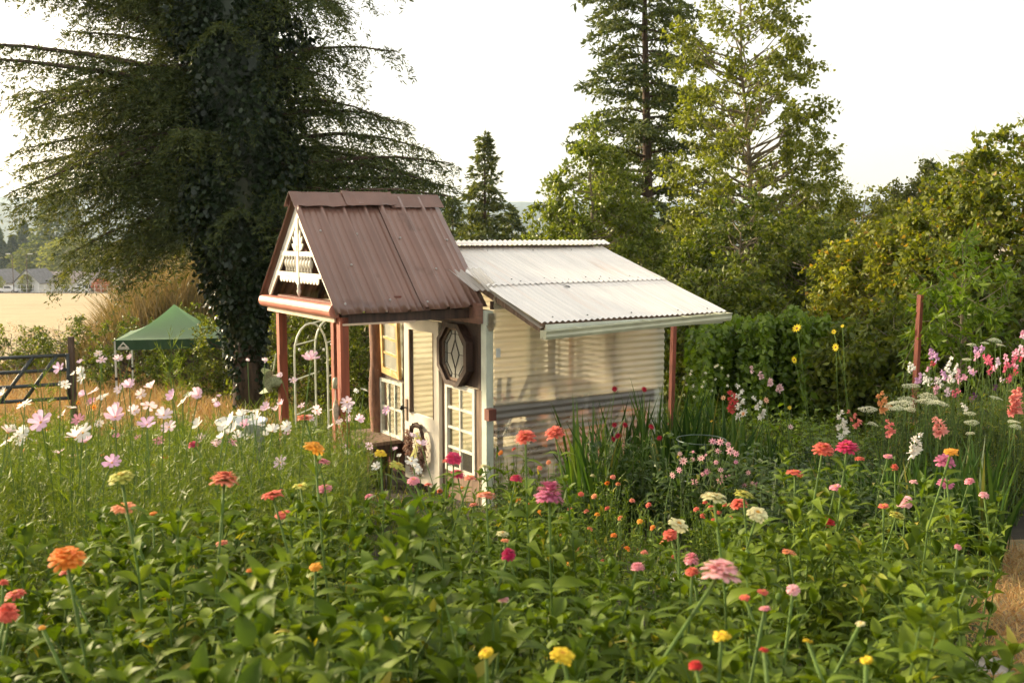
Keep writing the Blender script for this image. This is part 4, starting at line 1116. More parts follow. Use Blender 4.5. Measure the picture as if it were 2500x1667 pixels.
for k, (x0, x1, lean) in enumerate(((.24, .24, 0), (.36, .37, .01), (.52, .66, .1))):
    s = MB(); s.bar((x0, .12, .95), (x1, .10, 1.24), .05, .012, (0, 1, 0)); s.tube([(x0 - (x1 - x0) * 1.5, .13, .56), (x0, .12, .96)], .012, 6)
    tag(s.build('garden_tool', M['dark_iron'], loc=KP, rot=(0, 0, R(33))), ['dark flat tool upright behind the ribbed wall, next to the post', 'dark flat tool upright behind the ribbed wall, second from post', 'dark flat tool leaning behind the ribbed wall'][k], 'tool')

# ================= porch
PR, PE_R, PE_L, ZR, ZE = 1.42, .20, 2.66, 3.27, 2.035
XF, XB = -1.69, .13


def metal_panel(name, x0, x1, sgn, off, seed, label=None):
    """ribbed roofing sheet down one slope of the porch"""
    ye = PE_R if sgn < 0 else PE_L
    prof = []
    x = x0
    ribs = np.arange(x0 + .015, x1, .268)
    for rb_ in ribs:
        for dx, h in ((0, .0), (.007, .036), (.033, .036), (.041, 0.0), (.118, 0.0), (.121, .0035), (.125, .0035), (.128, 0), (.190, 0.0), (.193, .0035), (.197, .0035), (.200, 0)):
            if rb_ + dx < x1: prof.append((rb_ + dx, h))
    prof = [(x0, .0)] + prof + [(x1, 0.0)]
    d = Vector((0, ye - PR, ZE - ZR)); ln = d.length; d.normalize()
    nrm = Vector((0, -d.z, d.y)) if sgn > 0 else Vector((0, d.z, -d.y))
    if nrm.z < 0: nrm = -nrm
    r = np.random.default_rng(seed)
    V = []; rows = 8
    for k in range(rows + 1):
        c = Vector((0, PR, ZR)) + d * (ln * k / rows)
        wv = .003 * math.sin(k * .9 + seed)
        for (xx, h) in prof:
            e = h + off + wv * (.4 + .6 * math.sin(xx * 3.1 + k)) + (0.008 * math.sin(xx * 9 + seed) if k == rows else 0)
            V.append(c + Vector((xx, 0, 0)) + nrm * e)
    m = len(prof); q = (np.arange(rows)[:, None] * m + np.arange(m - 1)[None]).ravel()
    o = link(name, np_mesh(name, np.array([tuple(v) for v in V]), np.stack([q, q + 1, q + m + 1, q + m], 1), M['brown_metal']), GH)
    sm = o.modifiers.new('thickness', 'SOLIDIFY'); sm.thickness = .002
    if label: o['label'] = label
    return o, d, nrm


mp, dvec, nvec = metal_panel('roof_panel', XF, -.60, -1, .0, 1, 'front brown ribbed metal roofing sheet')
metal_panel('roof_panel', -.68, XB, -1, .026, 2, 'rear brown ribbed roofing sheet, lapped over the front one')
metal_panel('roof_panel', XF, -.60, 1, .0, 3); metal_panel('roof_panel', -.68, XB, 1, .02, 4)
for (xx, t) in [(-1.55, .92), (-1.02, .90), (-.60, .94), (-.1, .93), (-1.08, .33), (-.58, .38), (.02, .40), (-1.5, .30), (-.85, .62), (-.3, .66), (.06, .86), (-1.3, .60)]:
    p = Vector((xx, PR, ZR)) + dvec * (1.735 * t) + nvec * (.008 if xx < -.62 else .033)
    Mx = Matrix.Translation(p) @ nvec.to_track_quat('Z', 'Y').to_matrix().to_4x4()
    b = MB(); b.lathe([(.013, -.004), (.013, .002), (.008, .004), (.008, .011), (.004, .013)], 8, Mx); part(b, 'screw', 'steel')
# bent ridge cap in three lapped, dented lengths
for k, (a, c) in enumerate(((XF - .03, -1.04), (-1.09, -.46), (-.52, XB + .05))):
    b = MB(); nrow = 9; vs = []; r2 = np.random.default_rng(50 + k)
    for j in range(nrow + 1):
        x = a + (c - a) * j / nrow; dn = .010 * r2.normal()
        wd_ = .235 + .004 * r2.normal()
        for s, dd in ((-1, wd_), (-1, wd_ - .02), (-1, .02), (0, 0), (1, .02), (1, wd_)):
            dy = s * dd * (PR - PE_R) / 1.735; dz = -dd * (ZR - ZE) / 1.735
            vs.append((x, PR + dy, ZR + .074 + .018 * (k == 1) + dz + (.0025 * r2.normal() if 0 < j < nrow else .006 * (k == 1)) + (.012 if dd > .1 else 0) * (1 if s < 0 else .3) * (j / nrow)))
    b.add(vs, [(j * 6 + i, (j + 1) * 6 + i, (j + 1) * 6 + i + 1, j * 6 + i + 1) for j in range(nrow) for i in range(5)])
    o = part(b, 'ridge_cap', 'cap_metal', label=['front', 'middle', 'rear'][k] + ' length of dented brown ridge cap')
    sm = o.modifiers.new('thickness', 'SOLIDIFY'); sm.thickness = .002
    for xx in (.2, .75):
        x = a + (c - a) * xx; b = MB(); b.lathe([(.012, 0), (.008, .01)], 8, Matrix.Translation((x, PR - .085, ZR - .035))); part(b, 'screw', 'steel', o)
# rafters, ridge board, eave beams, posts
b = MB(); b.box(XF + .1, .08, PR - .02, PR + .02, ZR - .16, ZR - .02); part(b, 'ridge_beam', 'dark_wood')
for xx in (-1.5, -.9, -.3):
    for ye in (PE_R + .06, PE_L - .06):
        b = MB(); b.bar((xx, PR, ZR - .07), (xx, ye, ZE + .0), .04, .07); part(b, 'rafter', 'dark_wood')
b = MB(); b.box(-1.60, .06, .26, .34, 1.93, 2.035); part(b, 'eave_beam', 'dark_wood')
b = MB(); b.box(-1.60, -.75, .235, .257, 1.915, 1.935); part(b, 'eave_strip', 'pale_board')
b = MB(); b.box(-1.60, .06, 2.18, 2.27, 1.95, 2.05); part(b, 'eave_beam', 'red_wood')
b = MB(); b.box(-1.60, -1.50, .34, 2.18, 2.045, 2.15); part(b, 'cross_beam', 'red_wood')
b = MB(); b.box(-.95, -.87, .34, 2.18, 2.10, 2.2); part(b, 'cross_beam', 'red_wood')
b = MB(); b.box(-1.625, -1.53, .26, .355, FL - .3, 2.0); part(b, 'porch_post', 'red_stain', label='red stained porch post nearest the camera')
b = MB(); b.box(-1.625, -1.53, 2.09, 2.185, FL - .3, 2.04); part(b, 'porch_post', 'red_stain', label='red stained porch post at the far front corner')
b = MB(); b.box(-.79, -.70, 2.43, 2.52, FL - .3, 2.02); part(b, 'porch_post', 'red_stain', label='red stained porch post behind the white arch')
# pink rolled-metal beam across the front, pale board under it
b = MB(); vs = []
n = 9
for y in (.30, 2.50):
    for k in range(n):
        a = R(-100 + 200 * k / (n - 1)); vs.append((-1.675 - .055 * math.cos(a), y, 2.065 + .068 * math.sin(a)))
    vs.append((-1.62, y, 2.135)); vs.append((-1.62, y, 1.995))
m = n + 2
b.add(vs, [(i, (i + 1) % m, m + (i + 1) % m, m + i) for i in range(m)] + [tuple(range(m - 1, -1, -1)), tuple(range(m, 2 * m))]); part(b, 'front_trim', 'pink_metal', label='pink rolled metal trim across the porch front')
b = MB(); b.box(-1.655, -1.638, .34, 2.40, 1.945, 1.994); part(b, 'front_board', 'pale_board')

# ---- white fretwork gable
GX = -1.625
def Mg(x): return Matrix(((0, 0, 1, x), (1, 0, 0, 0), (0, 1, 0, 0), (0, 0, 0, 1)))    # (y, z) polygons in the gable plane
KY = 1.42
def rake(y): return ZR - .05 - abs(y - PR) * (ZR - ZE) / (PR - PE_R)
for s, ye in ((-1, .36), (1, 2.44)):
    b = MB(); w = .13
    b.prism([(PR, rake(PR)), (ye, rake(ye)), (ye - s * (.03 if s < 0 else .03) + 0, rake(ye) - .06), (ye - s * .09, rake(ye) - .035), (PR, rake(PR) - w * 1.5)], Mg(GX), .022); fg = part(b, 'barge_board', 'white_paint', label='white barge board of the porch gable')
    # scalloped bracket under the barge board
    b = MB(); pts = [(ye - s * .06, rake(ye) - .03)]
    N = 7
    for k in range(N):
        t = k / N; y = ye + (KY + s * .52 - ye) * t; z = rake(y) - .115
        for q in range(5):
            a = math.pi * q / 4; pts.append((y - s * (.055 * q / 4), z + (.0525 * q / 4) * 1.0 - .022 * math.sin(a)))
    pts.append((KY + s * .52, rake(KY + s * .52) - .06)); b.prism(pts, Mg(GX + .003), .016); part(b, 'scallop_bracket', 'white_paint')
b = MB(); b.prism([(KY - .035, 2.30), (KY + .035, 2.30), (KY + .035, 3.05), (KY - .035, 3.05)], Mg(GX - .012), .03); part(b, 'king_post', 'white_paint')
for z, hw, h in ((2.62, .56, .052), (2.385, .70, .05)):
    b = MB(); b.box(GX - .006, GX + .02, KY - hw + .01, KY - .036, z, z + h); b.box(GX - .006, GX + .02, KY + .036, KY + hw - .01, z, z + h); part(b, 'gable_rail', 'white_paint')
# scalloped valance hanging from the lower rail
for s in (-1, 1):
    b = MB(); pts = [(KY + s * .04, 2.39), (KY + s * .60, 2.39)]; N = 6
    for k in range(N):
        y0 = KY + s * (.60 - .56 * k / N)
        for q in range(6):
            a = math.pi * q / 5; pts.append((y0 - s * (.0933 * q / 5), 2.352 - .038 * abs(math.sin(a)) ** .7))
    b.prism(pts, Mg(GX), .014); part(b, 'valance', 'white_paint')
sp = MB(); sp.lathe([(.012, 0), (.014, .03), (.010, .04), (.016, .055), (.026, .075), (.028, .10), (.024, .13), (.012, .145), (.010, .155), (.014, .165), (.012, .19)], 10)
spm = sp.mesh('baluster', M['white_paint'], True)
for s in (-1, 1):
    for k in range(4): link('baluster', spm, GH, loc=(GX + .006, KY + s * (.105 + .088 * k), 2.435))
b = MB(); b.lathe([(.006, -.11), (.022, -.07), (.027, -.045), (.016, -.02), (.022, -.01), (.02, 0), (.014, .06)], 12, Matrix.Translation((GX + .004, KY, 2.27))); part(b, 'pendant', 'white_paint', smooth=True, label='turned white pendant drop')
for a in (-62, -40, -20, 20, 40, 62):        # carved fan
    ln = .30 - abs(a) * .0016
    pts = [(.0, .03), (.026, ln * .38), (.030, ln * .6), (.016, ln * .85), (0, ln), (-.016, ln * .85), (-.030, ln * .6), (-.026, ln * .38)]
    b = MB(); b.prism(pts, Matrix.Translation((0, KY, 2.665)) @ Matrix.Rotation(R(-a), 4, 'X') @ Mg(GX - .004 - .0008 * abs(a) / 20), .016); part(b, 'fan_leaf', 'white_paint')
b = MB(); b.prism([(KY - .05, 2.67), (KY + .05, 2.67), (KY + .04, 2.74), (KY - .04, 2.74)], Mg(GX - .012), .02); part(b, 'fan_base', 'white_paint')
b = MB(); b.prism([(KY - .22, 2.675), (KY - .045, 2.675), (KY - .045, 2.78)], Mg(GX + .024), .006); b.prism([(KY + .22, 2.675), (KY + .045, 2.675), (KY + .045, 2.78)], Mg(GX + .024), .006); part(b, 'fan_backing', 'red_wood')

# ================= hung on the shed
def gp(x, y, z): return GM @ Vector((x, y, z))
# wreath on the door
wr = empty('wreath', gp(-.075, 1.54, .24), R(33)); tag(wr, 'dried flower wreath with yellow ribbon hanging on the door', 'wreath')
r2 = np.random.default_rng(77)
b = MB()
for k in range(9):
    pts = []
    for j in range(19):
        a = 2 * math.pi * j / 18 + k * .3
        rr3 = 1 + .09 * math.sin(3 * a + k) + r2.normal() * .02
        pts.append((r2.normal() * .012, math.cos(a) * .185 * rr3, math.sin(a) * .265 * rr3))
    b.tube(pts, .009, 4, cap=False)
b.build('twig_ring', M['twig'], wr)
n = 1300; a = r2.uniform(R(150), R(395), n); q = r2.normal(size=n) * .22
p = np.stack([-.02 + r2.normal(size=n) * .022, np.cos(a) * .19 * (1 + q), np.sin(a) * .27 * (1 + q * .75)], 1)
V, Fc = kites(p, r2.normal(size=(n, 3)) + np.array([-.6, 0, 0]), .034, .022, .3, r2)
M['dried'] = leafmat('dried', [(0.20, 0.10, 0.08), (0.36, 0.21, 0.15), (0.50, 0.33, 0.24)], .2, .8, tcol=(1, 1, 1), objvar=False)
link('dried_flowers', np_mesh('dried_flowers', V, Fc, M['dried']), wr)['kind'] = 'stuff'
b = MB()
for sgn in (-1, 1):      # bow loops and tails
    lp = [(-.05, -.14 + sgn * .07 * math.sin(t) * 1.1, .10 + sgn * 0 + .05 * math.sin(2 * t) + .02 * sgn) for t in np.linspace(0, math.pi, 8)]
    for i in range(7): b.bar(lp[i], lp[i + 1], .05, .004, (1, 0, 0))
    tl = [(-.045 - .01 * j, -.13 + sgn * .02 * j * .6 + .02 * j, .08 - .055 * j) for j in range(6)]
    for i in range(5): b.bar(tl[i], tl[i + 1], .045, .003, (1, 0, 0))
b.build('ribbon', M['ribbon'], wr)
# crumpled cloth hat on the far front post, a small one and a bell on the others
def hat_mesh(name, s, seed, mat):
    r = np.random.default_rng(seed); b = MB(); n = 16; vs = []
    prof = [(.02, .16), (.06, .155), (.085, .11), (.095, .03), (.10, .0), (.15, -.02), (.19, -.05)]
    for rad, z in prof:
        for k in range(n):
            a = 2 * math.pi * k / n
            f = 1 + (.16 * math.sin(2 * a + seed) + .1 * math.sin(5 * a)) * (rad > .09)
            vs.append(Vector((rad * math.cos(a) * f, rad * math.sin(a) * f * .8, z + (.05 * math.sin(3 * a + 1) if rad > .12 else 0) + r.normal() * .006)) * s)
    fs = [(i * n + k, i * n + (k + 1) % n, (i + 1) * n + (k + 1) % n, (i + 1) * n + k) for i in range(len(prof) - 1) for k in range(n)]; fs.append(tuple(range(n)))
    b.add(vs, fs); return b.mesh(name, M[mat], True)
hp = gp(-1.68, 2.17, 1.10)
h0 = empty('cloth_hat', hp, R(33)); tag(h0, 'crumpled green mesh sun hat hanging on the far porch post', 'hat')
o = link('crown', hat_mesh('crown', 1.15, 1, 'hat'), h0, loc=(-.03, .04, 0), rot=(R(95), R(20), R(75)))
b = MB(); b.tube([(.0, .0, .12), (.03, -.03, .34)], .014, 5); b.build('hanging_loop', M['hat'], h0)
o = empty('dried_gourd', gp(-1.66, .33, 1.02), R(33)); tag(o, 'small pale dried gourd hanging on the nearest porch post', 'gourd')
b = MB(); b.lathe([(.004, -.17), (.018, -.12), (.034, -.04), (.036, .02), (.022, .08), (.01, .12), (.006, .22)], 12); b.build('body', M['shell'], o, True)
b = MB(); b.tube([(0, 0, .21), (.02, 0, .27)], .005, 5); b.build('hanging_loop', M['twig'], o)
o = empty('metal_bell', gp(-.80, 2.36, 1.02), R(33)); tag(o, 'small grey bell hanging beside the white arch', 'bell')
b = MB(); b.lathe([(.045, -.1), (.04, .0), (.03, .03), (.008, .04)], 12); b.build('cup', M['gutter'], o, True)
b = MB(); b.tube([(0, 0, .04), (-.02, 0, .22), (0, .02, .42)], .004, 4); b.build('cord', M['twig'], o)

# ================= white tube arch behind the porch
ar = empty('garden_arch', (0, 0, 0)); tag(ar, 'white metal tube garden arch with cross bars and hanging lights behind the porch', 'garden arch')
ad = 13.8
A0 = at(722, 1000, ad); A1 = at(802, 1000, ad + .35); off = at(772, 1000, ad + .75) - A0; off.z = 0
zb = float(gz(A0.x, ad)) - .05; zt = at(742, 792, ad).z
cx = (A0 + A1) / 2; hw = (A1 - A0) / 2; hw.z = 0
def arch_pts(o_):
    pts = []
    hs_ = zt - hw.length * 1.6
    for z in (zb, zb + (hs_ - zb) * .5, hs_): pts.append(Vector((cx.x - hw.x, cx.y - hw.y, z)) + o_)
    for k in range(1, 10):
        a = math.pi * (1 - k / 10); pts.append(Vector((cx.x + hw.x * math.cos(a), cx.y + hw.y * math.cos(a), hs_ + (zt - hs_) * math.sin(a))) + o_)
    for z in (hs_, zb + (hs_ - zb) * .5, zb): pts.append(Vector((cx.x + hw.x, cx.y + hw.y, z)) + o_)
    return pts
P0 = arch_pts(Vector((0, 0, 0))); P1 = arch_pts(off)
for pp in (P0, P1):
    b = MB(); b.tube(pp, .014, 6); b.build('hoop', M['white_tube'], ar, True)
for z in (.35, .85, 1.3):
    for k in (0, -1):
        q0 = P0[k].copy(); q1 = P1[k].copy(); q0.z = q1.z = zb + z * (zt - zb) / 2.0; b = MB(); b.tube([q0, q1], .01, 5); b.build('cross_bar', M['white_tube'], ar)
for k in (3, 7, 11):
    b = MB(); b.tube([P0[k], P1[k]], .01, 5); b.build('cross_bar', M['white_tube'], ar)
bm = MB(); bm.lathe([(.004, -.03), (.016, -.02), (.018, 0), (.006, .018)], 8); bme = bm.mesh('bulb', M['tub'], True)
ct = MB(); cp = []
for j in range(13):
    t = j / 12; q = P0[3].lerp(P1[10], t) + Vector((0, 0, -.30 * 4 * t * (1 - t) * .6)); cp.append(q)
    if j % 2 == 1: link('bulb', bme, ar, loc=q - Vector((0, 0, .02)))
ct.tube(cp, .004, 4); ct.build('light_string', M['stem_dark'], ar)

# ================= green pop-up canopy
cp0 = G(283, 26.8); cp1 = G(546, 27.4)
tn = empty('canopy_tent', (cp0 + cp1) / 2); tag(tn, 'green pop-up canopy with dark green valance and white triangle emblem', 'canopy tent')
du = (cp1 - cp0); du.z = 0; tw = du.length; du.normalize(); dv = Vector((-du.y, du.x, 0))
tl0 = at(283, 829, 27.0).z - tn.location.z
def tp(a, c, z): return du * (a - tw / 2) + dv * c + Vector((0, 0, z))
apex = at(434, 742, 28.6).z - tn.location.z
for nm, (e0, e1) in (('front', ((0, 0), (1, 0))), ('side', ((1, 0), (1, 1))), ('back', ((1, 1), (0, 1))), ('side', ((0, 1), (0, 0)))):
    b = MB(); vs = []; nu, nr = 10, 10
    for j in range(nr + 1):
        t = j / nr
        zz_ = tl0 + (apex - tl0) * (t ** 1.75 * .75 + t * .25)
        for i in range(nu + 1):
            s = i / nu; ex = e0[0] + (e1[0] - e0[0]) * s; ey = e0[1] + (e1[1] - e0[1]) * s
            vs.append(tp((ex + (.5 - ex) * t) * tw, (ey + (.5 - ey) * t) * tw, zz_ - .05 * math.sin(math.pi * s) * math.sin(math.pi * t) * 1.2))
    b.add(vs, [(j * (nu + 1) + i, j * (nu + 1) + i + 1, (j + 1) * (nu + 1) + i + 1, (j + 1) * (nu + 1) + i) for j in range(nr) for i in range(nu)])
    b.build('roof_panel', M['tent'], tn, True)
    v = MB(); n = 16; vs = []
    for i in range(n + 1):
        s = i / n; ex = e0[0] + (e1[0] - e0[0]) * s; ey = e0[1] + (e1[1] - e0[1]) * s
        wv = .012 * math.sin(i * 1.7)
        ov = Vector((0, 0, 0)) + du * (.02 * (2 * ex - 1)) + dv * (.02 * (2 * ey - 1))
        for zz_ in (.0, -.27): vs.append(tp(ex * tw, ey * tw, tl0 + zz_) + ov + dv * (wv if nm == 'front' else 0))
    v.add(vs, [(2 * i, 2 * i + 1, 2 * i + 3, 2 * i + 2) for i in range(n)]); vo = v.build('valance', M['tent_dark'], tn)
    if nm == 'front':
        e = MB(); o_ = tp(.07, 0, tl0 - .21) - dv * .05
        def pl(a, z): return o_ + du * a + Vector((0, 0, z))
        e.add([pl(0, 0), pl(.30, 0), pl(.15, .17), pl(.075, .035), pl(.225, .035), pl(.15, .115)], [(0, 1, 4, 3), (1, 2, 5, 4), (2, 0, 3, 5)])
        e.add([pl(.0, -.035), pl(.30, -.035), pl(.30, -.012), pl(.0, -.012)], [(0, 1, 2, 3)])
        e.build('emblem', M['tent_white'], tn, False)['label'] = 'white triangle emblem on the valance'
for ex, ey in ((0, 0), (1, 0), (1, 1), (0, 1)):
    q = tp(ex * tw, ey * tw, 0); g_ = float(gz(tn.location.x + q.x, tn.location.y + q.y)) - tn.location.z
    b = MB(); b.box(-.022, .022, -.022, .022, g_ - .05, tl0 - .02, Matrix.Translation((q.x, q.y, 0))); lg = b.build('leg', M['tub'], tn)
    b = MB(); b.box(-.03, .03, -.03, .03, g_ + .9, g_ + .98, Matrix.Translation((q.x, q.y, 0))); b.build('clip', M['dark_iron'], lg)

# ================= metal gate and wooden post at left
gd = 17.0
ga, gb_ = at(-60, 880, gd), at(165, 880, gd + .6)
gt_ = empty('metal_gate', (0, 0, 0)); tag(gt_, 'dark green tube farm gate with two diagonal braces at left', 'gate')
zt_ = at(100, 877, gd).z; zb_ = at(100, 985, gd).z
def gl(t, z): q = ga.lerp(gb_, t); return Vector((q.x, q.y, z))
for k in range(4):
    z = zt_ + (zb_ - zt_) * k / 3; b = MB(); b.tube([gl(0, z), gl(1, z)], .032, 8); b.build('bar', M['gate_steel'], gt_, True)
for t in (0.0, 1.0):
    b = MB(); b.tube([gl(t, zb_ - .03), gl(t, zt_ + .03)], .034, 8); b.build('upright', M['gate_steel'], gt_, True)
for t in (.36, .62):
    b = MB(); b.tube([gl(t - .12, zb_), gl(t + .26, zt_)], .034, 8); b.build('brace', M['gate_steel'], gt_, True)
p = at(176, 890, 17.8); gp_ = float(gz(p.x, 17.8)); b = MB(); zz_ = at(176, 822, 17.8).z
b.box(-.045, .045, -.045, .045, gp_ - .3, zz_); b.v = [(x * (1.0 if z < zz_ - .1 else .9), y, z) for x, y, z in b.v]
tag(b.build('fence_post', M['grey_post'], loc=(p.x, p.y, 0)), 'dark weathered wooden post at the gate', 'post')
# red posts at right
for px, top, bot, d, w, lab in ((2243, 720, 900, 13.2, .06, 'tall red-stained post among the sweet peas'), (1642, 770, 875, 14.6, .065, 'red-stained post just beyond the greenhouse corner')):
    p = at(px, top, d); g_ = float(gz(p.x, d)); b = MB(); b.box(-w / 2, w / 2, -w / 2, w / 2, g_ - .3, p.z); tag(b.build('fence_post', M['tpost'], loc=(p.x, d, 0), rot=(0, R(.8), R(30))), lab, 'post')
# white tub among the cosmos
p = at(590, 1048, 8.6); tu = empty('garden_tub', (p.x, p.y, p.z - .2)); tag(tu, 'white tub half hidden among the white cosmos', 'tub')
b = MB(); b.lathe([(.17, .0), (.21, .26), (.225, .27), (.225, .285), (.2, .285), (.165, .03)], 20); b.build('bowl', M['tub'], tu, True)
b = MB(); b.lathe([(.16, -.6), (.16, -.01)], 12); b.build('stand', M['stone'], tu)
# edging stones
for k, (px, py, d, s) in enumerate([(1745, 1345, 6.9, 1.0), (1830, 1338, 6.9, 1.2), (1905, 1345, 6.8, .9), (1670, 1352, 6.9, .8), (2400, 1560, 4.5, 1.0), (2440, 1500, 4.8, .8)]):
    q = on_ground(px, d); b = MB(); r2 = np.random.default_rng(k + 5); vs = []; n = 10
    for ring_, (rad, z) in enumerate(((.16, -.03), (.18, .03), (.165, .075), (.10, .10))):
        for j in range(n): a = 2 * math.pi * j / n; f = s * rad * (1 + .12 * math.sin(2 * a + k) + r2.normal() * .05); vs.append((f * math.cos(a) * 1.25, f * math.sin(a) * .8, z * s + r2.normal() * .006))
    b.add(vs, [(i * n + j, i * n + (j + 1) % n, (i + 1) * n + (j + 1) % n, (i + 1) * n + j) for i in range(3) for j in range(n)] + [tuple(range(3 * n, 4 * n))])
    tag(b.build('edging_stone', M['stone'], loc=(q.x, q.y, q.z), rot=(0, 0, k * .7)), ['flat grey edging stone below the pink dahlias', 'largest flat grey edging stone below the pink dahlias', 'edging stone at the right end below the dahlias', 'edging stone at the left end below the dahlias', 'grey stone at the lower right corner by the path', 'smaller grey stone by the path at right'][k], 'stone', 'edging stones')

# ================================================================== GARDEN PLANTS
def leaf_shape(n=5, width=.42, droop=.3, fold=.16, twist=0.0, wave=0.0):
    """one pointed oval leaf of unit length along +x: (V, F quads)"""
    ws = np.interp(np.linspace(0, 1, n + 1), [0, .15, .38, .65, .88, 1], [.16, .62, 1, .78, .32, .02]) * width / 2
    V = []
    for i in range(n + 1):
        t = i / n; z = .12 * math.sin(t * math.pi * .8) - droop * t * t; tw = twist * t
        for s in (-1, 0, 1):
            y = s * ws[i]; zz_ = z + abs(s) * ws[i] * fold * 2 + wave * s * math.sin(t * 7)
            V.append((t, y * math.cos(tw), zz_ + y * math.sin(tw)))
    Fq = [(i * 3 + j, i * 3 + 3 + j, i * 3 + 4 + j, i * 3 + 1 + j) for i in range(n) for j in range(2)]
    return np.array(V), np.array(Fq)


LEAVES = [leaf_shape(5, .46, .30, .16, .2), leaf_shape(5, .40, .55, .12, -.3), leaf_shape(5, .50, .12, .25, .1, .01), leaf_shape(5, .38, .75, .1, .4)]


def frames(d, roll):
    """rotation matrices with x along d, z as upright as possible, rolled"""
    d = unit(d); up = np.array([0, 0, 1.0])
    y = np.cross(np.broadcast_to(up, d.shape), d); bad = np.linalg.norm(y, axis=1) < 1e-4; y[bad] = (0, 1, 0); y = unit(y); z = np.cross(d, y)
    c, s = np.cos(roll)[:, None], np.sin(roll)[:, None]
    return np.stack([d, y * c + z * s, z * c - y * s], -1)


def place_shapes(shapes, pos, d, size, r, roll=.4):
    """many leaves of the given shapes joined: (V, F)"""
    n = len(pos); out = []
    which = r.integers(0, len(shapes), n); Rm = frames(d, r.normal(size=n) * roll)
    for k, (LV, LF) in enumerate(shapes):
        m = np.where(which == k)[0]
        if not len(m): continue
        v = np.einsum('nij,kj->nki', Rm[m], LV) * size[m][:, None, None] + pos[m][:, None]
        f = LF[None] + (np.arange(len(m)) * len(LV))[:, None, None]
        out.append((v.reshape(-1, 3), f.reshape(-1, LF.shape[1])))
    return join_vf(out)


# ---------------------------------------------------------------- zinnia heads
def petal_strip(rows, nseg_w=2):
    V = []; Fq = []
    for (x, w, z) in rows: V += [(x, -w, z), (x, 0, z + .15 * w), (x, w, z)]
    n = len(rows)
    for i in range(n - 1):
        for j in range(2): Fq.append((i * 3 + j, i * 3 + 3 + j, i * 3 + 4 + j, i * 3 + 1 + j))
    return np.array(V), np.array(Fq)


def zinnia_head(kind, seed):
    """flower head of unit diameter, base at the origin, facing +z; slots: petal, pollen, stem"""
    r = np.random.default_rng(seed); Vs = []; Fs = []; mi = []
    def add(V, Fq, m):
        o = sum(len(v) for v in Vs); Vs.append(V); Fs.append(np.asarray(Fq) + o); mi.extend([m] * len(Fq))
    if kind == 'ball': lay = [(.50, 12, -24, .02), (.52, 14, -8, .06), (.50, 14, 8, .11), (.46, 13, 22, .17), (.40, 12, 36, .22), (.32, 10, 50, .27), (.22, 8, 64, .31), (.14, 6, 76, .33)]
    elif kind == 'dome': lay = [(.50, 15, -12, .05), (.49, 15, 2, .08), (.44, 14, 14, .11), (.36, 12, 28, .15), (.27, 10, 42, .18), (.17, 8, 58, .20)]
    elif kind == 'flat': lay = [(.50, 14, -8, .06), (.47, 13, 4, .08), (.38, 12, 14, .10), (.27, 9, 26, .12)]
    else: lay = [(.50, 12, -6, .05), (.46, 11, 8, .07)]
    for ln, n, el, z0 in lay:
        for k in range(n):
            a = 2 * math.pi * (k + r.uniform(-.2, .2)) / n + ln * 9
            l2 = ln * r.uniform(.86, 1.08); e = R(el + r.normal() * 6); w = min(.125, 1.75 * math.pi * ln / n * .5) * r.uniform(.9, 1.12)
            PV, PF = petal_strip([(.05, w * .35, 0), (l2 * .45, w * .8, .02), (l2 * .8, w, .015), (l2 * .97, w * .72, -.02), (l2, w * .2, -.035)])
            x, y, z = PV.T
            v = np.stack([x * math.cos(e) - z * math.sin(e), y, x * math.sin(e) + z * math.cos(e) + z0], 1)
            c, s = math.cos(a), math.sin(a)
            add(np.stack([v[:, 0] * c - v[:, 1] * s, v[:, 0] * s + v[:, 1] * c, v[:, 2]], 1), PF, 0)
    top = {'ball': .36, 'dome': .24, 'flat': .17, 'single': .12}[kind]; cr = {'ball': .06, 'dome': .10, 'flat': .15, 'single': .17}[kind]
    n = 30
    for k in range(n):          # disc florets
        a = k * 2.4; q = cr * math.sqrt(k / n); h = top + .05 * (1 - k / n)
        d = .018; c = np.array([q * math.cos(a), q * math.sin(a), h])
        V = c + np.array([(-d, -d, -.05), (d, -d, -.05), (d, d, -.05), (-d, d, -.05), (-d * .6, -d * .6, .015), (d * .6, -d * .6, .015), (d * .6, d * .6, .015), (-d * .6, d * .6, .015)])
        add(V, [(0, 1, 5, 4), (1, 2, 6, 5), (2, 3, 7, 6), (3, 0, 4, 7), (4, 5, 6, 7)], 1)
    m = 10; prof = [(.04, -.06), (.10, -.01), (.12, .05), (.10, .09)]
    V = np.array([(rr_ * math.cos(2 * math.pi * k / m), rr_ * math.sin(2 * math.pi * k / m), z) for rr_, z in prof for k in range(m)])
    add(V, [(i * m + k, i * m + (k + 1) % m, (i + 1) * m + (k + 1) % m, (i + 1) * m + k) for i in range(3) for k in range(m)], 2)
    return np_mesh('flower_head', np.concatenate(Vs), np.concatenate(Fs), [M['petal'], M['pollen'], M['stem']], True, mi)


HEADS = {k: [zinnia_head(k, s) for s in range(2)] for k in ('ball', 'dome', 'flat', 'single')}
LEAF_ME = [np_mesh('leaf', v, f, M['zinnia_leaf'], True) for v, f in LEAVES]
COL = {'coral': (.78, .19, .13), 'salmon': (.80, .30, .20), 'pink': (.84, .36, .43), 'lightpink': (.90, .53, .56), 'hotpink': (.68, .06, .17), 'magenta': (.58, .03, .14),
       'mauve': (.62, .20, .34), 'orange': (.85, .30, .05), 'peach': (.84, .36, .18), 'yellow': (.80, .62, .04), 'lime': (.58, .60, .13), 'cream': (.74, .74, .42),
       'red': (.60, .05, .05), 'white': (.84, .84, .76), 'palepink': (.88, .66, .76), 'rose': (.72, .36, .46), 'crimson': (.30, .01, .03), 'amber': (.85, .42, .05)}
NAMES = {'lightpink': 'light pink', 'hotpink': 'hot pink', 'palepink': 'pale pink'}
D2 = 2500 / 2352.0
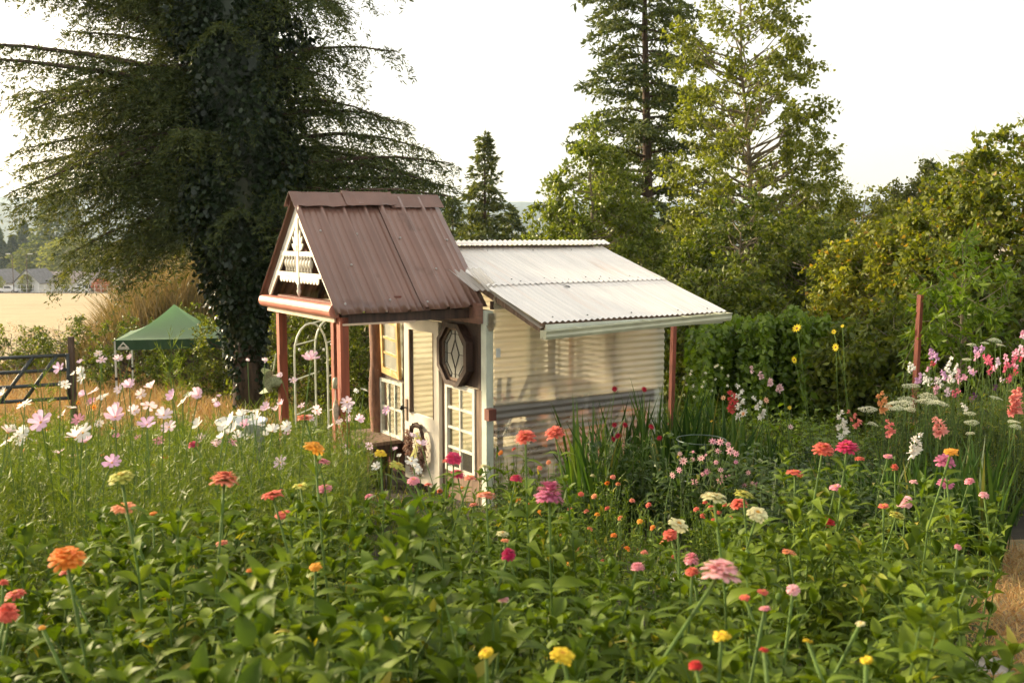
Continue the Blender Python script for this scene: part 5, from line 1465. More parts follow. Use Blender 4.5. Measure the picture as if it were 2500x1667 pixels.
# photo position and width of each open zinnia (in a 2352-wide view), colour, form
ZIN = [(152, 1280, 86, 'orange', 'dome'), (150, 1312, 30, 'coral', 'flat'), (8, 1337, 26, 'coral', 'dome'), (35, 1363, 50, 'coral', 'flat'), (16, 1406, 50, 'coral', 'ball'),
       (278, 1093, 62, 'lime', 'flat'), (285, 1163, 58, 'peach', 'flat'), (515, 1100, 70, 'salmon', 'dome'), (626, 1135, 54, 'coral', 'flat'), (652, 1180, 45, 'coral', 'flat'),
       (722, 1025, 52, 'amber', 'flat'), (740, 1058, 38, 'pink', 'flat'), (745, 1120, 38, 'pink', 'flat'), (690, 1115, 36, 'lime', 'single'), (700, 958, 40, 'salmon', 'flat'),
       (874, 1040, 30, 'yellow', 'flat'), (912, 1068, 42, 'lime', 'flat'), (950, 1102, 32, 'pink', 'flat'), (984, 1112, 22, 'coral', 'flat'), (1042, 1050, 40, 'hotpink', 'dome'),
       (1028, 1056, 26, 'coral', 'flat'), (1050, 1088, 38, 'hotpink', 'dome'), (1080, 1096, 30, 'salmon', 'flat'), (1113, 1070, 24, 'cream', 'flat'), (1207, 1002, 52, 'coral', 'dome'),
       (1275, 993, 50, 'coral', 'dome'), (1186, 1098, 32, 'hotpink', 'dome'), (1262, 1133, 70, 'mauve', 'ball'), (1117, 1136, 46, 'salmon', 'flat'), (1088, 1158, 22, 'salmon', 'flat'),
       (1168, 1273, 34, 'magenta', 'ball'), (1154, 1371, 32, 'lightpink', 'dome'), (1154, 1224, 30, 'cream', 'flat'), (1465, 1300, 34, 'pink', 'dome'), (1540, 1227, 40, 'coral', 'dome'),
       (1557, 1203, 50, 'cream', 'flat'), (1640, 1140, 64, 'cream', 'flat'), (1708, 1133, 48, 'lime', 'flat'), (1697, 1156, 42, 'coral', 'dome'), (1740, 1178, 50, 'cream', 'flat'),
       (1655, 1310, 98, 'lightpink', 'dome'), (1588, 1284, 36, 'pink', 'ball'), (1590, 1312, 36, 'coral', 'dome'), (1890, 1030, 50, 'coral', 'dome'), (1946, 1026, 52, 'hotpink', 'dome'),
       (1826, 1085, 42, 'coral', 'flat'), (1900, 1195, 38, 'red', 'dome'), (1920, 1118, 30, 'pink', 'flat'), (1752, 1358, 27, 'coral', 'flat'), (1711, 1370, 27, 'coral', 'flat'),
       (1822, 1352, 33, 'lightpink', 'dome'), (1757, 1396, 28, 'pink', 'flat'), (2079, 1150, 40, 'lightpink', 'dome'), (2060, 1181, 40, 'lime', 'flat'), (2170, 1057, 48, 'mauve', 'dome'),
       (2172, 1108, 40, 'mauve', 'flat'), (2185, 1036, 34, 'amber', 'flat'), (2227, 1104, 24, 'pink', 'dome'), (2260, 1136, 24, 'lightpink', 'dome'), (1658, 1458, 46, 'yellow', 'flat'),
       (1292, 1502, 60, 'yellow', 'flat'), (1117, 1496, 36, 'yellow', 'flat'), (1598, 1526, 36, 'red', 'dome'), (1855, 1470, 26, 'yellow', 'single'), (1812, 1267, 36, 'peach', 'flat'),
       (575, 1308, 20, 'orange', 'flat'), (515, 1312, 18, 'amber', 'flat'), (725, 1300, 30, 'amber', 'flat'), (610, 1345, 26, 'peach', 'flat'), (540, 1388, 22, 'yellow', 'single'),
       (97, 1440, 18, 'amber', 'flat'), (350, 1068, 20, 'yellow', 'flat'), (352, 1178, 20, 'orange', 'flat'), (510, 1245, 28, 'salmon', 'flat'), (848, 1140, 22, 'pink', 'dome'),
       (1977, 1430, 24, 'cream', 'single'), (1755, 1490, 24, 'red', 'flat'), (2200, 1255, 18, 'pink', 'dome'), (2030, 1160, 26, 'coral', 'single'), (380, 1048, 18, 'coral', 'flat'),
       (444, 1020, 26, 'hotpink', 'dome'), (1975, 1052, 24, 'coral', 'flat'), (2055, 1073, 18, 'coral', 'ball'), (2100, 1105, 22, 'lightpink', 'flat'), (2040, 1047, 22, 'pink', 'flat'), (1460, 1335, 14, 'coral', 'dome'),
       (1990, 1513, 30, 'yellow', 'single'), (1160, 1240, 20, 'peach', 'flat')]
ORD = ['leftmost', 'second from left', 'third from left', 'fourth from left', 'fifth from left', 'sixth from left', 'seventh from left', 'eighth from left', 'ninth from left', 'tenth from left',
       'eleventh from left', 'twelfth from left', 'thirteenth from left', 'fourteenth from left', 'fifteenth from left', 'sixteenth from left']
TO_LABEL = {}


def later(o, key, px, what):
    """labels are written once the neighbours of each thing are known"""
    TO_LABEL.setdefault((what, key), []).append((px, o))


def write_labels():
    for (what, key), lst in TO_LABEL.items():
        lst.sort(key=lambda t: t[0])
        for k, (_, o) in enumerate(lst):
            if len(lst) == 1: o['label'] = ('only ' if len(what.split()) + len(key.split()) < 15 else '') + what + ' ' + key
            else: o['label'] = '%s of the %s %s' % (ORD[min(k, 15)], what, key)


def zin_region(px, py):
    if py > 1400: return 'along the bottom of the picture'
    if px < 420: return 'in the front left corner' if py > 1240 else 'rising in front of the pink cosmos'
    if px < 830: return 'before the cosmos drift left of door' if py < 1210 else 'low among leaves at front left'
    if px < 1140: return 'in front of the cream door' if py < 1200 else 'low in the leaves below the door'
    if px < 1420: return 'in front of the ribbed greenhouse wall'
    if px < 1800: return 'below the pink dahlia bush'
    return 'at right below the gladiolus spikes' if py < 1210 else 'low in the leaves at lower right'


def curve_stem(base, top, r, bow=.06, n=5):
    base = Vector(base); top = Vector(top); sd = Vector((r.normal(), r.normal(), 0)) * bow
    return [base.lerp(top, t) + sd * math.sin(math.pi * t) for t in np.linspace(0, 1, n)]


r_z = np.random.default_rng(101); BASES = []
for (x, y, w, col, kind) in ZIN:
    px, py, wp = x * D2, y * D2, w * D2
    dia = {'ball': .09, 'dome': .088, 'flat': .08, 'single': .065}[kind] * (1.0 if w > 34 else .72)
    d = F * dia / wp
    for _ in range(90):      # keep the plant at a believable height
        hd = at(px, py, d); h = hd.z - float(gz(hd.x, hd.y))
        if h > 1.3 and py * .93 < 1060: d -= .06 if h > 1.45 else 0
        elif h < .9: d -= .06
        else: break
    d = max(1.9, min(d, 8.6)); hd = at(px, py, d); dia = wp * d / F
    g_ = Vector((hd.x + r_z.normal() * .06, hd.y + .05 + r_z.normal() * .05, 0)); g_.z = float(gz(g_.x, g_.y))
    root = empty('zinnia', g_); tag(root, None, 'flower', 'zinnias in bloom')
    later(root, zin_region(x, y), px, '%s zinnia' % NAMES.get(col, col))
    pts = curve_stem((0, 0, 0), hd - g_ - Vector((0, 0, .05 * dia)), r_z, .08)
    if w > 24: BASES.append((g_, (hd - g_).z))
    b = MB(); b.tube(pts, [.0055, .005, .0042, .0036, .0045], 6); b.build('stem', M['stem'], root, True)
    tilt = (r_z.normal() * .16 + .06, r_z.normal() * .16, r_z.uniform(0, 6.28))
    link('flower_head', HEADS[kind][r_z.integers(0, 2)], root, loc=hd - g_ - Vector((0, 0, .1 * dia)), rot=tilt, scale=dia, color=COL[col])
    L = (hd - g_).length; nn = int(min(7, max(3, (L - .12) / .12)))
    for k in range(nn):
        t = 1 - (.10 + .115 * k) / max(.5, L)
        if t < .15: break
        i = min(3, int(t * 4)); p = pts[i].lerp(pts[i + 1], t * 4 - i)
        for s in (0, 1):
            a = k * 1.57 + s * math.pi + r_z.normal() * .25; sz = (.07 + .014 * k) * r_z.uniform(.85, 1.25)
            link('leaf', LEAF_ME[r_z.integers(0, 4)], root, loc=p, rot=(r_z.normal() * .25, -R(r_z.uniform(8, 48)), a), scale=min(.12, sz))


# ---------------------------------------------------------------- zinnia foliage plants that fill the front bed
def zinnia_bush(seed):
    r = np.random.default_rng(seed); st = MB(); P = []; D = []; SZ = []
    for s in range(r.integers(4, 6)):
        a0 = r.uniform(0, 6.28); sp = r.uniform(.05, .2); h = r.uniform(.66, 1.0)
        top = np.array([math.cos(a0) * sp, math.sin(a0) * sp, h]); bow = r.normal(size=2) * .04
        def pt(t): return top * np.array([t, t, t]) + np.array([bow[0], bow[1], 0]) * math.sin(math.pi * t)
        st.tube([pt(t) for t in (0, .3, .6, .85, 1)], [.0055, .005, .0045, .0035, .002], 5)
        nn = int(h / .115)
        for k in range(nn):
            t = .30 + .70 * (k + .5) / nn; az = k * 1.571 + r.normal() * .3 + s
            sz = (.148 - .062 * t) * r.uniform(.8, 1.25)
            for q in (0, math.pi):
                e = R(r.uniform(0, 45) + 22 * t); P.append(pt(t)); D.append((math.cos(az + q) * math.cos(e), math.sin(az + q) * math.cos(e), math.sin(e))); SZ.append(sz)
                if r.random() < .28:      # side shoot
                    l = r.uniform(.07, .16); dv_ = unit(np.array([math.cos(az + q), math.sin(az + q), 1.3])); e0 = pt(t) + dv_ * l
                    st.tube([pt(t), e0], [.003, .002], 4, cap=False)
                    for m in range(4):
                        ee = R(r.uniform(20, 65)); aa_ = m * 1.571 + r.normal() * .3
                        P.append(e0); D.append((math.cos(aa_) * math.cos(ee), math.sin(aa_) * math.cos(ee), math.sin(ee))); SZ.append(r.uniform(.055, .095))
        if r.random() < .45: st.lathe([(.003, -.012), (.010, 0), (.011, .010), (.005, .018)], 7, Matrix.Translation(pt(1) + np.array([0, 0, .02])))
        for m in range(4):
            ee = R(r.uniform(35, 70)); P.append(pt(1)); D.append((math.cos(m * 1.571 + s) * math.cos(ee), math.sin(m * 1.571 + s) * math.cos(ee), math.sin(ee))); SZ.append(r.uniform(.05, .08))
    V, Fc = place_shapes(LEAVES, np.array(P), np.array(D), np.array(SZ), r)
    return st.mesh('stem', M['stem']), np_mesh('foliage', V, Fc, M['zinnia_leaf'], True)


def bed_place(px, y, cols, rows):
    """words for the spot of a plant in its bed: which row, below or before what"""
    return next(n for lim, n in rows if y < lim) + ' row ' + next(n for lim, n in cols if px < lim)


def zin_place(x, y):
    return bed_place(x / y * F + PW / 2, y, [(420, 'at far left of the front bed'), (900, 'of the front bed left of the door'), (1190, 'of the front bed below the door'), (1520, 'of the front bed below the ribbed wall'), (1950, 'of the front bed below the pink dahlias'), (9999, 'at far right of the front bed')],
                     [(2.8, 'front'), (4.4, 'middle'), (99, 'back')])


def cos_place(x, y):
    return bed_place(x / y * F + PW / 2, y, [(270, 'of the cosmos drift before the gate'), (560, 'of the cosmos drift before the canopy'), (9999, 'of the cosmos drift before the porch')], [(6.4, 'front'), (8.6, 'middle'), (99, 'back')])


def stock(name, label, cat, group, proto, loc, rz, sc, tilt=(0, 0)):
    """a plant of stem + foliage from shared meshes"""
    o = link(name, None, loc=loc, rot=(tilt[0], tilt[1], rz), scale=sc); o.empty_display_size = .1
    tag(o, label, cat, group)
    link('stem', proto[0], o); f = link('foliage', proto[1], o); f['kind'] = 'stuff'
    return o


ZB = [zinnia_bush(200 + k) for k in range(7)]
r_f = np.random.default_rng(55)
cnt = 0; tries = 0; spots = []
for g_, h_ in BASES:      # every blooming stalk rises out of its own leafy plant
    x, y = g_.x + r_f.normal() * .05, g_.y + .06 + r_f.normal() * .05
    stock('zinnia_plant', 'leafy flowerless zinnia plant in the ' + zin_place(x, y), 'plant', 'leafy zinnia plants, ' + zin_place(x, y), ZB[len(spots) % 7], (x, y, float(gz(x, y)) - .02), r_f.uniform(0, 6.28), (.85, .85, h_ * r_f.uniform(.8, .93)), (r_f.normal() * .05, r_f.normal() * .05))
    spots.append((x, y))
while cnt < 185 and tries < 20000:
    tries += 1
    y = 1.55 + 5.6 * r_f.random() ** 0.8; x = r_f.uniform(-.62, .60) * y
    px = x / y * F + PW / 2
    # bed outline: short at left where the cosmos start, open path at lower right, soil strip in front of the dahlias
    ymax = np.interp(px, [-200, 300, 700, 1000, 1300, 1600, 1800, 1950, 2200, 2350, 2700], [4.2, 4.5, 5.0, 6.3, 6.6, 5.3, 5.6, 6.6, 6.6, 6.0, 5.0])
    if y > ymax: continue
    if x > .485 * y - .03: continue
    if any((x - a) ** 2 + (y - c) ** 2 < (.10 + .028 * y) ** 2 for a, c in spots): continue
    spots.append((x, y)); cnt += 1
    h = r_f.uniform(.66, 1.06) * (1 + .16 * math.sin(x * 2.7 + 1.3 * y) + .12 * math.sin(3.9 * x - 2.1 * y + 2)) * np.interp(y, [1.5, 2.5, 7.2], [.85, .95, .86])
    if 900 < px < 1180 and y > 4.2: h *= .62
    if px > 1380 and px < 1780 and y > 3.3: h *= .72      # dip that opens the view to the soil strip
    stock('zinnia_plant', 'leafy flowerless zinnia plant in the ' + zin_place(x, y), 'plant', 'leafy zinnia plants, ' + zin_place(x, y), ZB[cnt % 7], (x, y, float(gz(x, y)) - .02), r_f.uniform(0, 6.28), h, (r_f.normal() * .06, r_f.normal() * .06))


# ---------------------------------------------------------------- cosmos
def cosmos_bush(seed):
    r = np.random.default_rng(seed); st = MB(); P = []; T = []; Wd = []
    for s in range(4):
        a0 = r.uniform(0, 6.28); sp = r.uniform(.06, .24); h = r.uniform(.85, 1.2)
        top = np.array([math.cos(a0) * sp, math.sin(a0) * sp, h])
        st.tube([top * t for t in (0, .5, 1)], [.006, .0045, .002], 5)
        for k in range(15):
            t = .15 + .85 * (k + .5) / 15
            for q in (0, math.pi):
                az = k * 1.57 + q + r.normal() * .4; e = R(r.uniform(5, 60)); l = r.uniform(.09, .16)
                ax = np.array([math.cos(az) * math.cos(e), math.sin(az) * math.cos(e), math.sin(e)]); b0 = top * t
                n = 11; u = r.uniform(.12, 1, n); pp = b0 + ax * (u * l)[:, None]
                dd = ax * .8 + r.normal(size=(n, 3)) * .55 + np.array([0, 0, .15])
                P += [b0[None], pp]; T += [(ax * l)[None], unit(dd) * r.uniform(.03, .075, n)[:, None]]
    P = np.concatenate(P); T = np.concatenate(T)
    V, Fc = kites(P, T, np.linalg.norm(T, axis=1), .0042, 0, r)
    return st.mesh('stem', M['stem']), np_mesh('foliage', V, Fc, M['cosmos_leaf'])


CB = [cosmos_bush(300 + k) for k in range(6)]
cnt = tries = 0; spots2 = []
while cnt < 270 and tries < 30000:
    tries += 1
    y = r_f.uniform(4.0, 11.3); x = r_f.uniform(-.62, -.02) * y
    px = x / y * F + PW / 2
    if px > np.interp(y, [4, 7, 9, 10.5, 11.3], [700, 880, 880, 840, 790]): continue
    if y < np.interp(px, [-200, 300, 700, 1000], [4.2, 4.3, 4.8, 6.0]): continue
    if any((x - a) ** 2 + (y - c) ** 2 < (.13 + .008 * y) ** 2 for a, c in spots2): continue
    spots2.append((x, y)); cnt += 1
    stock('cosmos_plant', 'feathery flowerless cosmos plant in the ' + cos_place(x, y), 'plant', 'feathery cosmos plants, ' + cos_place(x, y), CB[cnt % 6], (x, y, float(gz(x, y)) - .02), r_f.uniform(0, 6.28),
          r_f.uniform(.8, 1.04) * np.interp(y, [4, 6, 11], [.9, 1.0, .95]), (r_f.normal() * .07, r_f.normal() * .07))
for px, d, h, lab in ((440, 7.2, 1.62, 'tall feathery cosmos plant without bloom before the canopy'), (128, 6.6, 1.42, 'tall feathery cosmos plant without bloom before the gate'), (870, 8.8, 1.25, 'feathery plant beside the nearest porch post')):
    q = on_ground(px, d); o = stock('cosmos_plant', lab, 'plant', None, CB[1], q, 1.0, (.8, .8, h))

# petals: broad, notched at the tip
def cosmos_petal():
    rows = [(.06, .03, 0), (.3, .12, .02), (.62, .19, .015), (.88, .185, -.01), (1.0, .12, -.03)]
    return petal_strip(rows)
pv_, pf_ = cosmos_petal(); PET = np_mesh('petal', pv_, pf_, M['petal_fine'], True)
ce = MB(); ce.lathe([(.10, -.06), (.14, 0), (.12, .06), (.05, .09)], 10); CEN = ce.mesh('flower', M['pollen'], True)
ce2 = MB(); ce2.lathe([(.10, -.06), (.14, 0), (.12, .06), (.05, .09)], 10); CEN2 = ce2.mesh('flower', M['dark_eye'], True)
COS5 = """627,165,50,p 650,205,60,p 753,200,60,p 832,190,44,p 512,217,38,p 383,260,78,p 515,280,60,w 470,300,44,w 525,322,62,w 412,360,66,w 825,372,84,p 758,392,56,p 968,388,94,p 900,425,66,p 595,410,74,p
535,430,62,p 655,440,74,w 580,470,60,r 1265,430,94,p 1210,440,62,w 1100,435,80,p 1165,470,74,w 157,490,84,w 450,515,74,p 400,555,62,p 755,510,74,p 950,500,96,p 855,530,74,p 262,605,140,p 500,590,78,r 630,607,58,p
735,570,134,p 1045,560,104,p 940,620,114,p 1080,635,94,p 80,635,44,w 50,670,104,p 150,670,84,w 50,725,94,w 205,710,54,w 480,700,114,p 545,730,104,p 530,670,110,w 490,640,74,w 375,800,84,p 360,832,60,r 460,830,74,r
715,862,108,p 245,830,60,w 1285,710,68,p 1200,795,62,w 1145,655,42,r 1270,620,92,w 1605,530,100,w 1640,580,94,w 1480,600,120,w 1440,620,104,w 1500,650,94,w 1570,620,74,p 1700,510,74,p 1760,530,62,p 1800,490,62,p 1830,630,74,w
1420,700,94,w 1380,750,74,p 1480,730,70,r 1590,700,62,w 1740,660,94,w 1840,680,62,p 1985,200,104,p 1870,335,54,p 1790,310,48,p 1690,212,42,p 1580,210,28,p 1925,500,48,p 2020,525,64,p 1980,580,54,p 2215,475,80,p 2210,520,64,p
2225,580,48,p 2290,585,64,p 2165,605,48,p 2110,630,44,w 1790,860,84,p 1955,890,62,p 1945,920,52,p 1840,925,74,w 1700,1015,42,w 1810,1030,42,w 2195,755,42,p 2220,800,52,w 1375,470,44,p 1390,500,52,p 1398,437,32,p 25,405,48,w
15,430,52,w 750,690,62,r 1010,715,62,r 885,705,52,r 1545,560,80,w 1520,690,70,w 1455,680,80,w 1660,620,60,w 1690,690,60,w 130,720,60,w 110,690,60,w 1215,1240,40,p 915,1140,44,r"""
COS = [(float(a) / 2.6133, 800 + float(b_) / 2.6133, float(c_) / 2.6133, e_) for a, b_, c_, e_ in (t.split(',') for t in COS5.split())]
COS2 = "405,855,68,p 110,925,58,p 30,950,62,p 615,1060,68,p 680,1130,96,p 475,1165,48,p 325,1305,78,w 605,1260,98,w 630,1300,82,w 665,1335,74,w 265,1140,62,p 70,1140,48,p 95,1180,44,w 160,700,42,w 225,695,48,w 335,1215,40,w 505,1215,40,w"
COS += [(820 + float(a) / 3.267, 740 + float(b_) / 3.267, float(c_) / 3.267, e_) for a, b_, c_, e_ in (t.split(',') for t in COS2.split())]


def cos_region(px, py):
    if px > 900: return 'in front of the shed wall and wreath'
    if px > 690: return 'around the red porch posts' if py < 1060 else 'low in the drift below the porch'
    if px > 500: return 'round the white tub'
    if px > 270: return 'in front of the green canopy' if py < 985 else 'in the drift below the canopy'
    return 'in front of the gate' if py < 1010 else 'at the left edge below the gate'


r_c = np.random.default_rng(404)
for (px, py, w, cc) in COS:
    d = F * .078 / w
    d = max(4.6, min(9.6, d)); hd = at(px, py, d)
    if hd.z - float(gz(hd.x, hd.y)) > 1.55: d = max(4.4, d * .8); hd = at(px, py, d)
    dia = w * d / F
    g_ = Vector((hd.x + r_c.normal() * .1, hd.y + r_c.normal() * .08, 0)); g_.z = float(gz(g_.x, g_.y))
    root = empty('cosmos', g_); tag(root, None, 'flower', 'cosmos in bloom')
    nm = {'p': 'pale pink', 'w': 'white', 'r': 'rosy pink'}[cc]; later(root, cos_region(px, py), px, nm + ' cosmos')
    b = MB(); b.tube(curve_stem((0, 0, 0), hd - g_, r_c, .07), [.004, .0035, .003, .0025, .003], 5); b.build('stem', M['stem'], root, True)
    face = Vector((r_c.normal() * .5 - .15, -.62 + r_c.normal() * .5, .75 + .3 * r_c.random())).normalized()
    q = face.to_track_quat('Z', 'Y')
    col = {'p': (.88, .66 + r_c.normal() * .06, .76 + r_c.normal() * .04), 'w': (.87, .86, .80), 'r': (.72, .33, .43)}[cc]
    fl = link('flower', CEN if cc != 'r' else CEN2, root, loc=hd - g_); fl.rotation_mode = 'QUATERNION'; fl.rotation_quaternion = q; fl.scale = (dia * .6,) * 3
    cup = r_c.uniform(-.05, .75) if r_c.random() < .75 else r_c.uniform(.7, 1.0)
    for k in range(8):
        link('petal', PET, fl, rot=(r_c.normal() * .12, -(cup * .8 + r_c.normal() * .10), 2 * math.pi * k / 8 + r_c.normal() * .06), color=col, scale=(r_c.uniform(.9, 1.06), 1.08, 1))
# ---------------------------------------------------------------- small orange marigolds by the ribbed wall
mar_leaf = []
def marigold(seed):
    r = np.random.default_rng(seed); st = MB(); P = []; D = []
    for s in range(7):
        a = s * .9 + r.normal() * .2; top = np.array([math.cos(a) * r.uniform(.05, .2), math.sin(a) * r.uniform(.05, .2), r.uniform(.3, .5)])
        st.tube([(0, 0, 0), top * .6, top], [.004, .003, .002], 4)
        for k in range(14):
            t = r.uniform(.2, 1); P.append(top * t); D.append(r.normal(size=3) + np.array([0, 0, .5]))
    P = np.array(P); D = np.array(D); V, Fc = place_shapes([leaf_shape(3, .34, .3)], P, D, r.uniform(.03, .07, len(P)), r)
    return st.mesh('stem', M['stem']), np_mesh('foliage', V, Fc, M['zinnia_leaf'], True)
MG = [marigold(500 + k) for k in range(3)]
r_m = np.random.default_rng(66)
MAR = [(1300, 1212), (1330, 1262), (1347, 1175), (1372, 1182), (1395, 1168), (1410, 1230), (1425, 1190), (1452, 1150), (1470, 1198), (1490, 1160), (1500, 1212), (1365, 1140), (1310, 1170), (1282, 1230), (1335, 1135),
       (1440, 1260), (1520, 1248), (1385, 1290), (1310, 1295), (1545, 1280), (1395, 1110), (1420, 1112), (1408, 1096), (1240, 1178), (1216, 1160), (1190, 1150), (1355, 1215), (1480, 1270), (1600, 1170), (1620, 1155), (1634, 1166), (1650, 1178), (1665, 1160), (1615, 1185), (1640, 1195), (1680, 1190), (1010, 1128), (1030, 1140), (1062, 1122), (1180, 1032), (1150, 1040), (1260, 1062), (1240, 1075)]
for k, (x, y) in enumerate(MAR):
    px, py = x * D2, y * D2; d = np.interp(py, [1100, 1200, 1380], [9.6, 8.0, 6.0]); hd = at(px, py, d); g_ = Vector((hd.x, hd.y, float(gz(hd.x, hd.y)) - .01))
    h = max(.2, hd.z - g_.z)
    o = stock('marigold', None, 'flower', 'small marigolds by the ribbed wall', MG[k % 3], g_, r_m.uniform(0, 6.28), (1, 1, max(.5, h / .45)))
    cn = ['orange', 'peach', 'salmon', 'amber', 'coral'][k % 5] if x < 1590 else 'coral'
    later(o, 'below the sword leaves, beside the ribbed wall' if x < 1590 else 'under the pink dahlias', px, 'small %s marigold' % cn)
    b = MB(); b.tube([(0, 0, 0), (0, 0, .42)], .003, 4); b.build('flower_stalk', M['stem'], o)
    fh = link('flower_head', HEADS['dome'][k % 2], o, loc=(0, 0, h / max(.5, h / .45)), rot=(r_m.normal() * .3, r_m.normal() * .3, k), scale=(.05, .05, .05 / max(.5, h / .45)), color=COL[cn])


# ---------------------------------------------------------------- sword-leaved gladiolus clumps
def sword_clump(seed, n=26, h=.95, spread=.16, w=.028):
    r = np.random.default_rng(seed); a = r.uniform(0, 6.28, n); q = spread * np.sqrt(r.random(n)); hh = h * r.uniform(.55, 1.1, n)
    b0 = np.stack([np.cos(a) * q * .6, np.sin(a) * q * .6, 0 * a], 1); ln = r.normal(size=(n, 2)) * .16 * hh[:, None] + np.stack([np.cos(a), np.sin(a)], 1) * .12 * hh[:, None]
    t = b0 + np.stack([ln[:, 0], ln[:, 1], hh], 1); bend = np.stack([-ln[:, 0], -ln[:, 1], 0 * hh], 1) * .35
    V, Fc = blades(b0, t, bend, w * r.uniform(.7, 1.3, n))
    return np_mesh('sword_leaves', V, Fc, M['sword_leaf'])
SWC = [sword_clump(600 + k, 44, .95, .2, .034) for k in range(5)]
def glad_clump(px, d, h, lab, key=None, wid=1.0, group='gladiolus clumps'):
    q = on_ground(px, d); o = empty('gladiolus_plant', q, px); tag(o, lab, 'plant', group)
    lf = link('sword_leaves', SWC[int(px) % 5], o, scale=(wid, wid, h / .95)); lf['kind'] = 'stuff'
    return o
for k, (px, d, h, wid) in enumerate([(1432, 9.6, 1.02, 1.1), (1470, 9.2, .85, .9), (1505, 10.3, 1.0, 1.0), (1560, 10.6, 1.08, 1.1), (1612, 10.2, 1.2, 1.2), (1655, 10.0, 1.12, 1.2), (1700, 10.1, 1.15, 1.2), (1742, 10.2, 1.12, 1.2), (1790, 10.0, 1.1, 1.2),
                                     (1840, 10.4, .9, 1.0), (1895, 10.6, .85, 1.0), (1530, 9.6, .8, 1.0), (1630, 9.4, .8, 1.0)]):
    glad_clump(px, d, h * 1.2, None); later(C.objects[-1].parent, 'along the ribbed greenhouse wall', px, 'dark sword-leaved gladiolus clump')
for k, (px, d, h) in enumerate([(2000, 9.0, .8), (2045, 8.4, .8), (2090, 8.0, .8), (2130, 8.6, .85), (2175, 8.1, .85), (2215, 8.6, .9), (2260, 8.0, .9), (2300, 8.6, .95), (2345, 8.0, .95), (2390, 8.4, 1.0), (2430, 7.6, 1.0)]):
    glad_clump(px, d, h, None, group='sword leaves at right'); later(C.objects[-1].parent, 'below the sweet peas at right', px, 'clump of green sword leaves')


def blob_petals(n, size, r, center, spread):
    p = center + r.normal(size=(n, 3)) * spread
    return kites(p, r.normal(size=(n, 3)) + np.array([0, -.4, .1]), size * r.uniform(.7, 1.2, n), size * .8, .3, r)


def glad_spike(p0, p1, d, col, lab, nf=8, size=.062, base=None):
    """flower spike between two photo points, florets along it, stalk down to the ground"""
    a = at(*p0, d); b2 = at(*p1, d); low, top = (a, b2) if a.z < b2.z else (b2, a)
    g_ = Vector((base if base is not None else low.x, d + .05, 0)); g_.z = float(gz(g_.x, g_.y))
    o = empty('gladiolus', g_); tag(o, lab, 'flower', 'gladiolus spikes in bloom')
    m = MB(); m.tube([(0, 0, 0), (low - g_) * .55 + Vector((0, 0, .06)), low - g_, top - g_ + (top - low) * .25], [.006, .006, .005, .002], 5); m.build('stalk', M['stem'], o, True)
    r = np.random.default_rng(int(p0[0] + p0[1]))
    for k in range(nf):
        t = (k + .5) / nf; c = (low - g_).lerp(top - g_, t); s = size * (1.15 - .55 * t)
        V, Fc = join_vf([kites(np.zeros((6, 3)) + r.normal(size=(6, 3)) * .004, np.stack([np.cos(np.arange(6) * 1.047 + k) * .8 + (.5 if k % 2 else -.5), -.9 + 0 * np.arange(6), np.sin(np.arange(6) * 1.047 + k) * .8 + .1], 1), s, s * .75, .2, r)])
        link('floret', np_mesh('floret', V, Fc, M['petal']), o, loc=c + Vector((.012 if k % 2 else -.012, -.012, 0)), color=col)
    return o


glad_spike((1790, 1000), (1785, 952), 9.4, (.70, .13, .12), 'coral red gladiolus spike left of the white one', 5, .07)
glad_spike((1808, 1022), (1803, 935), 9.3, (.86, .87, .78), 'white gladiolus spike beside the coral red one', 7)
glad_spike((1862, 1022), (1842, 965), 9.6, (.86, .87, .78), 'short white gladiolus behind the dahlias', 5)
glad_spike((1912, 955), (1822, 892), 9.8, (.82, .60, .60), 'arching pale pink gladiolus bending left', 8, .055, base=2.9)
glad_spike((2056, 1068), (2048, 1000), 8.8, (.86, .87, .78), 'white gladiolus spike left of the salmon one', 6)
glad_spike((2095, 1042), (2072, 1000), 8.8, (.80, .30, .24), 'slim salmon gladiolus leaning left', 5, .05)
glad_spike((2160, 1002), (2143, 955), 9.4, (.86, .46, .20), 'peach orange gladiolus beside the white umbels', 6, .07)
glad_spike((2172, 1062), (2168, 1022), 8.4, (.80, .28, .25), 'small coral gladiolus in the middle of right bed', 5, .05)
glad_spike((2225, 1110), (2238, 1055), 8.0, (.88, .87, .80), 'white gladiolus spike in front of the right bed', 6, .066)
glad_spike((2292, 1062), (2285, 1020), 8.4, (.84, .40, .34), 'salmon pink gladiolus at the right', 5, .075)
glad_spike((2470, 1008), (2478, 945), 8.6, (.82, .33, .28), 'tall coral gladiolus near the right edge', 8, .075)


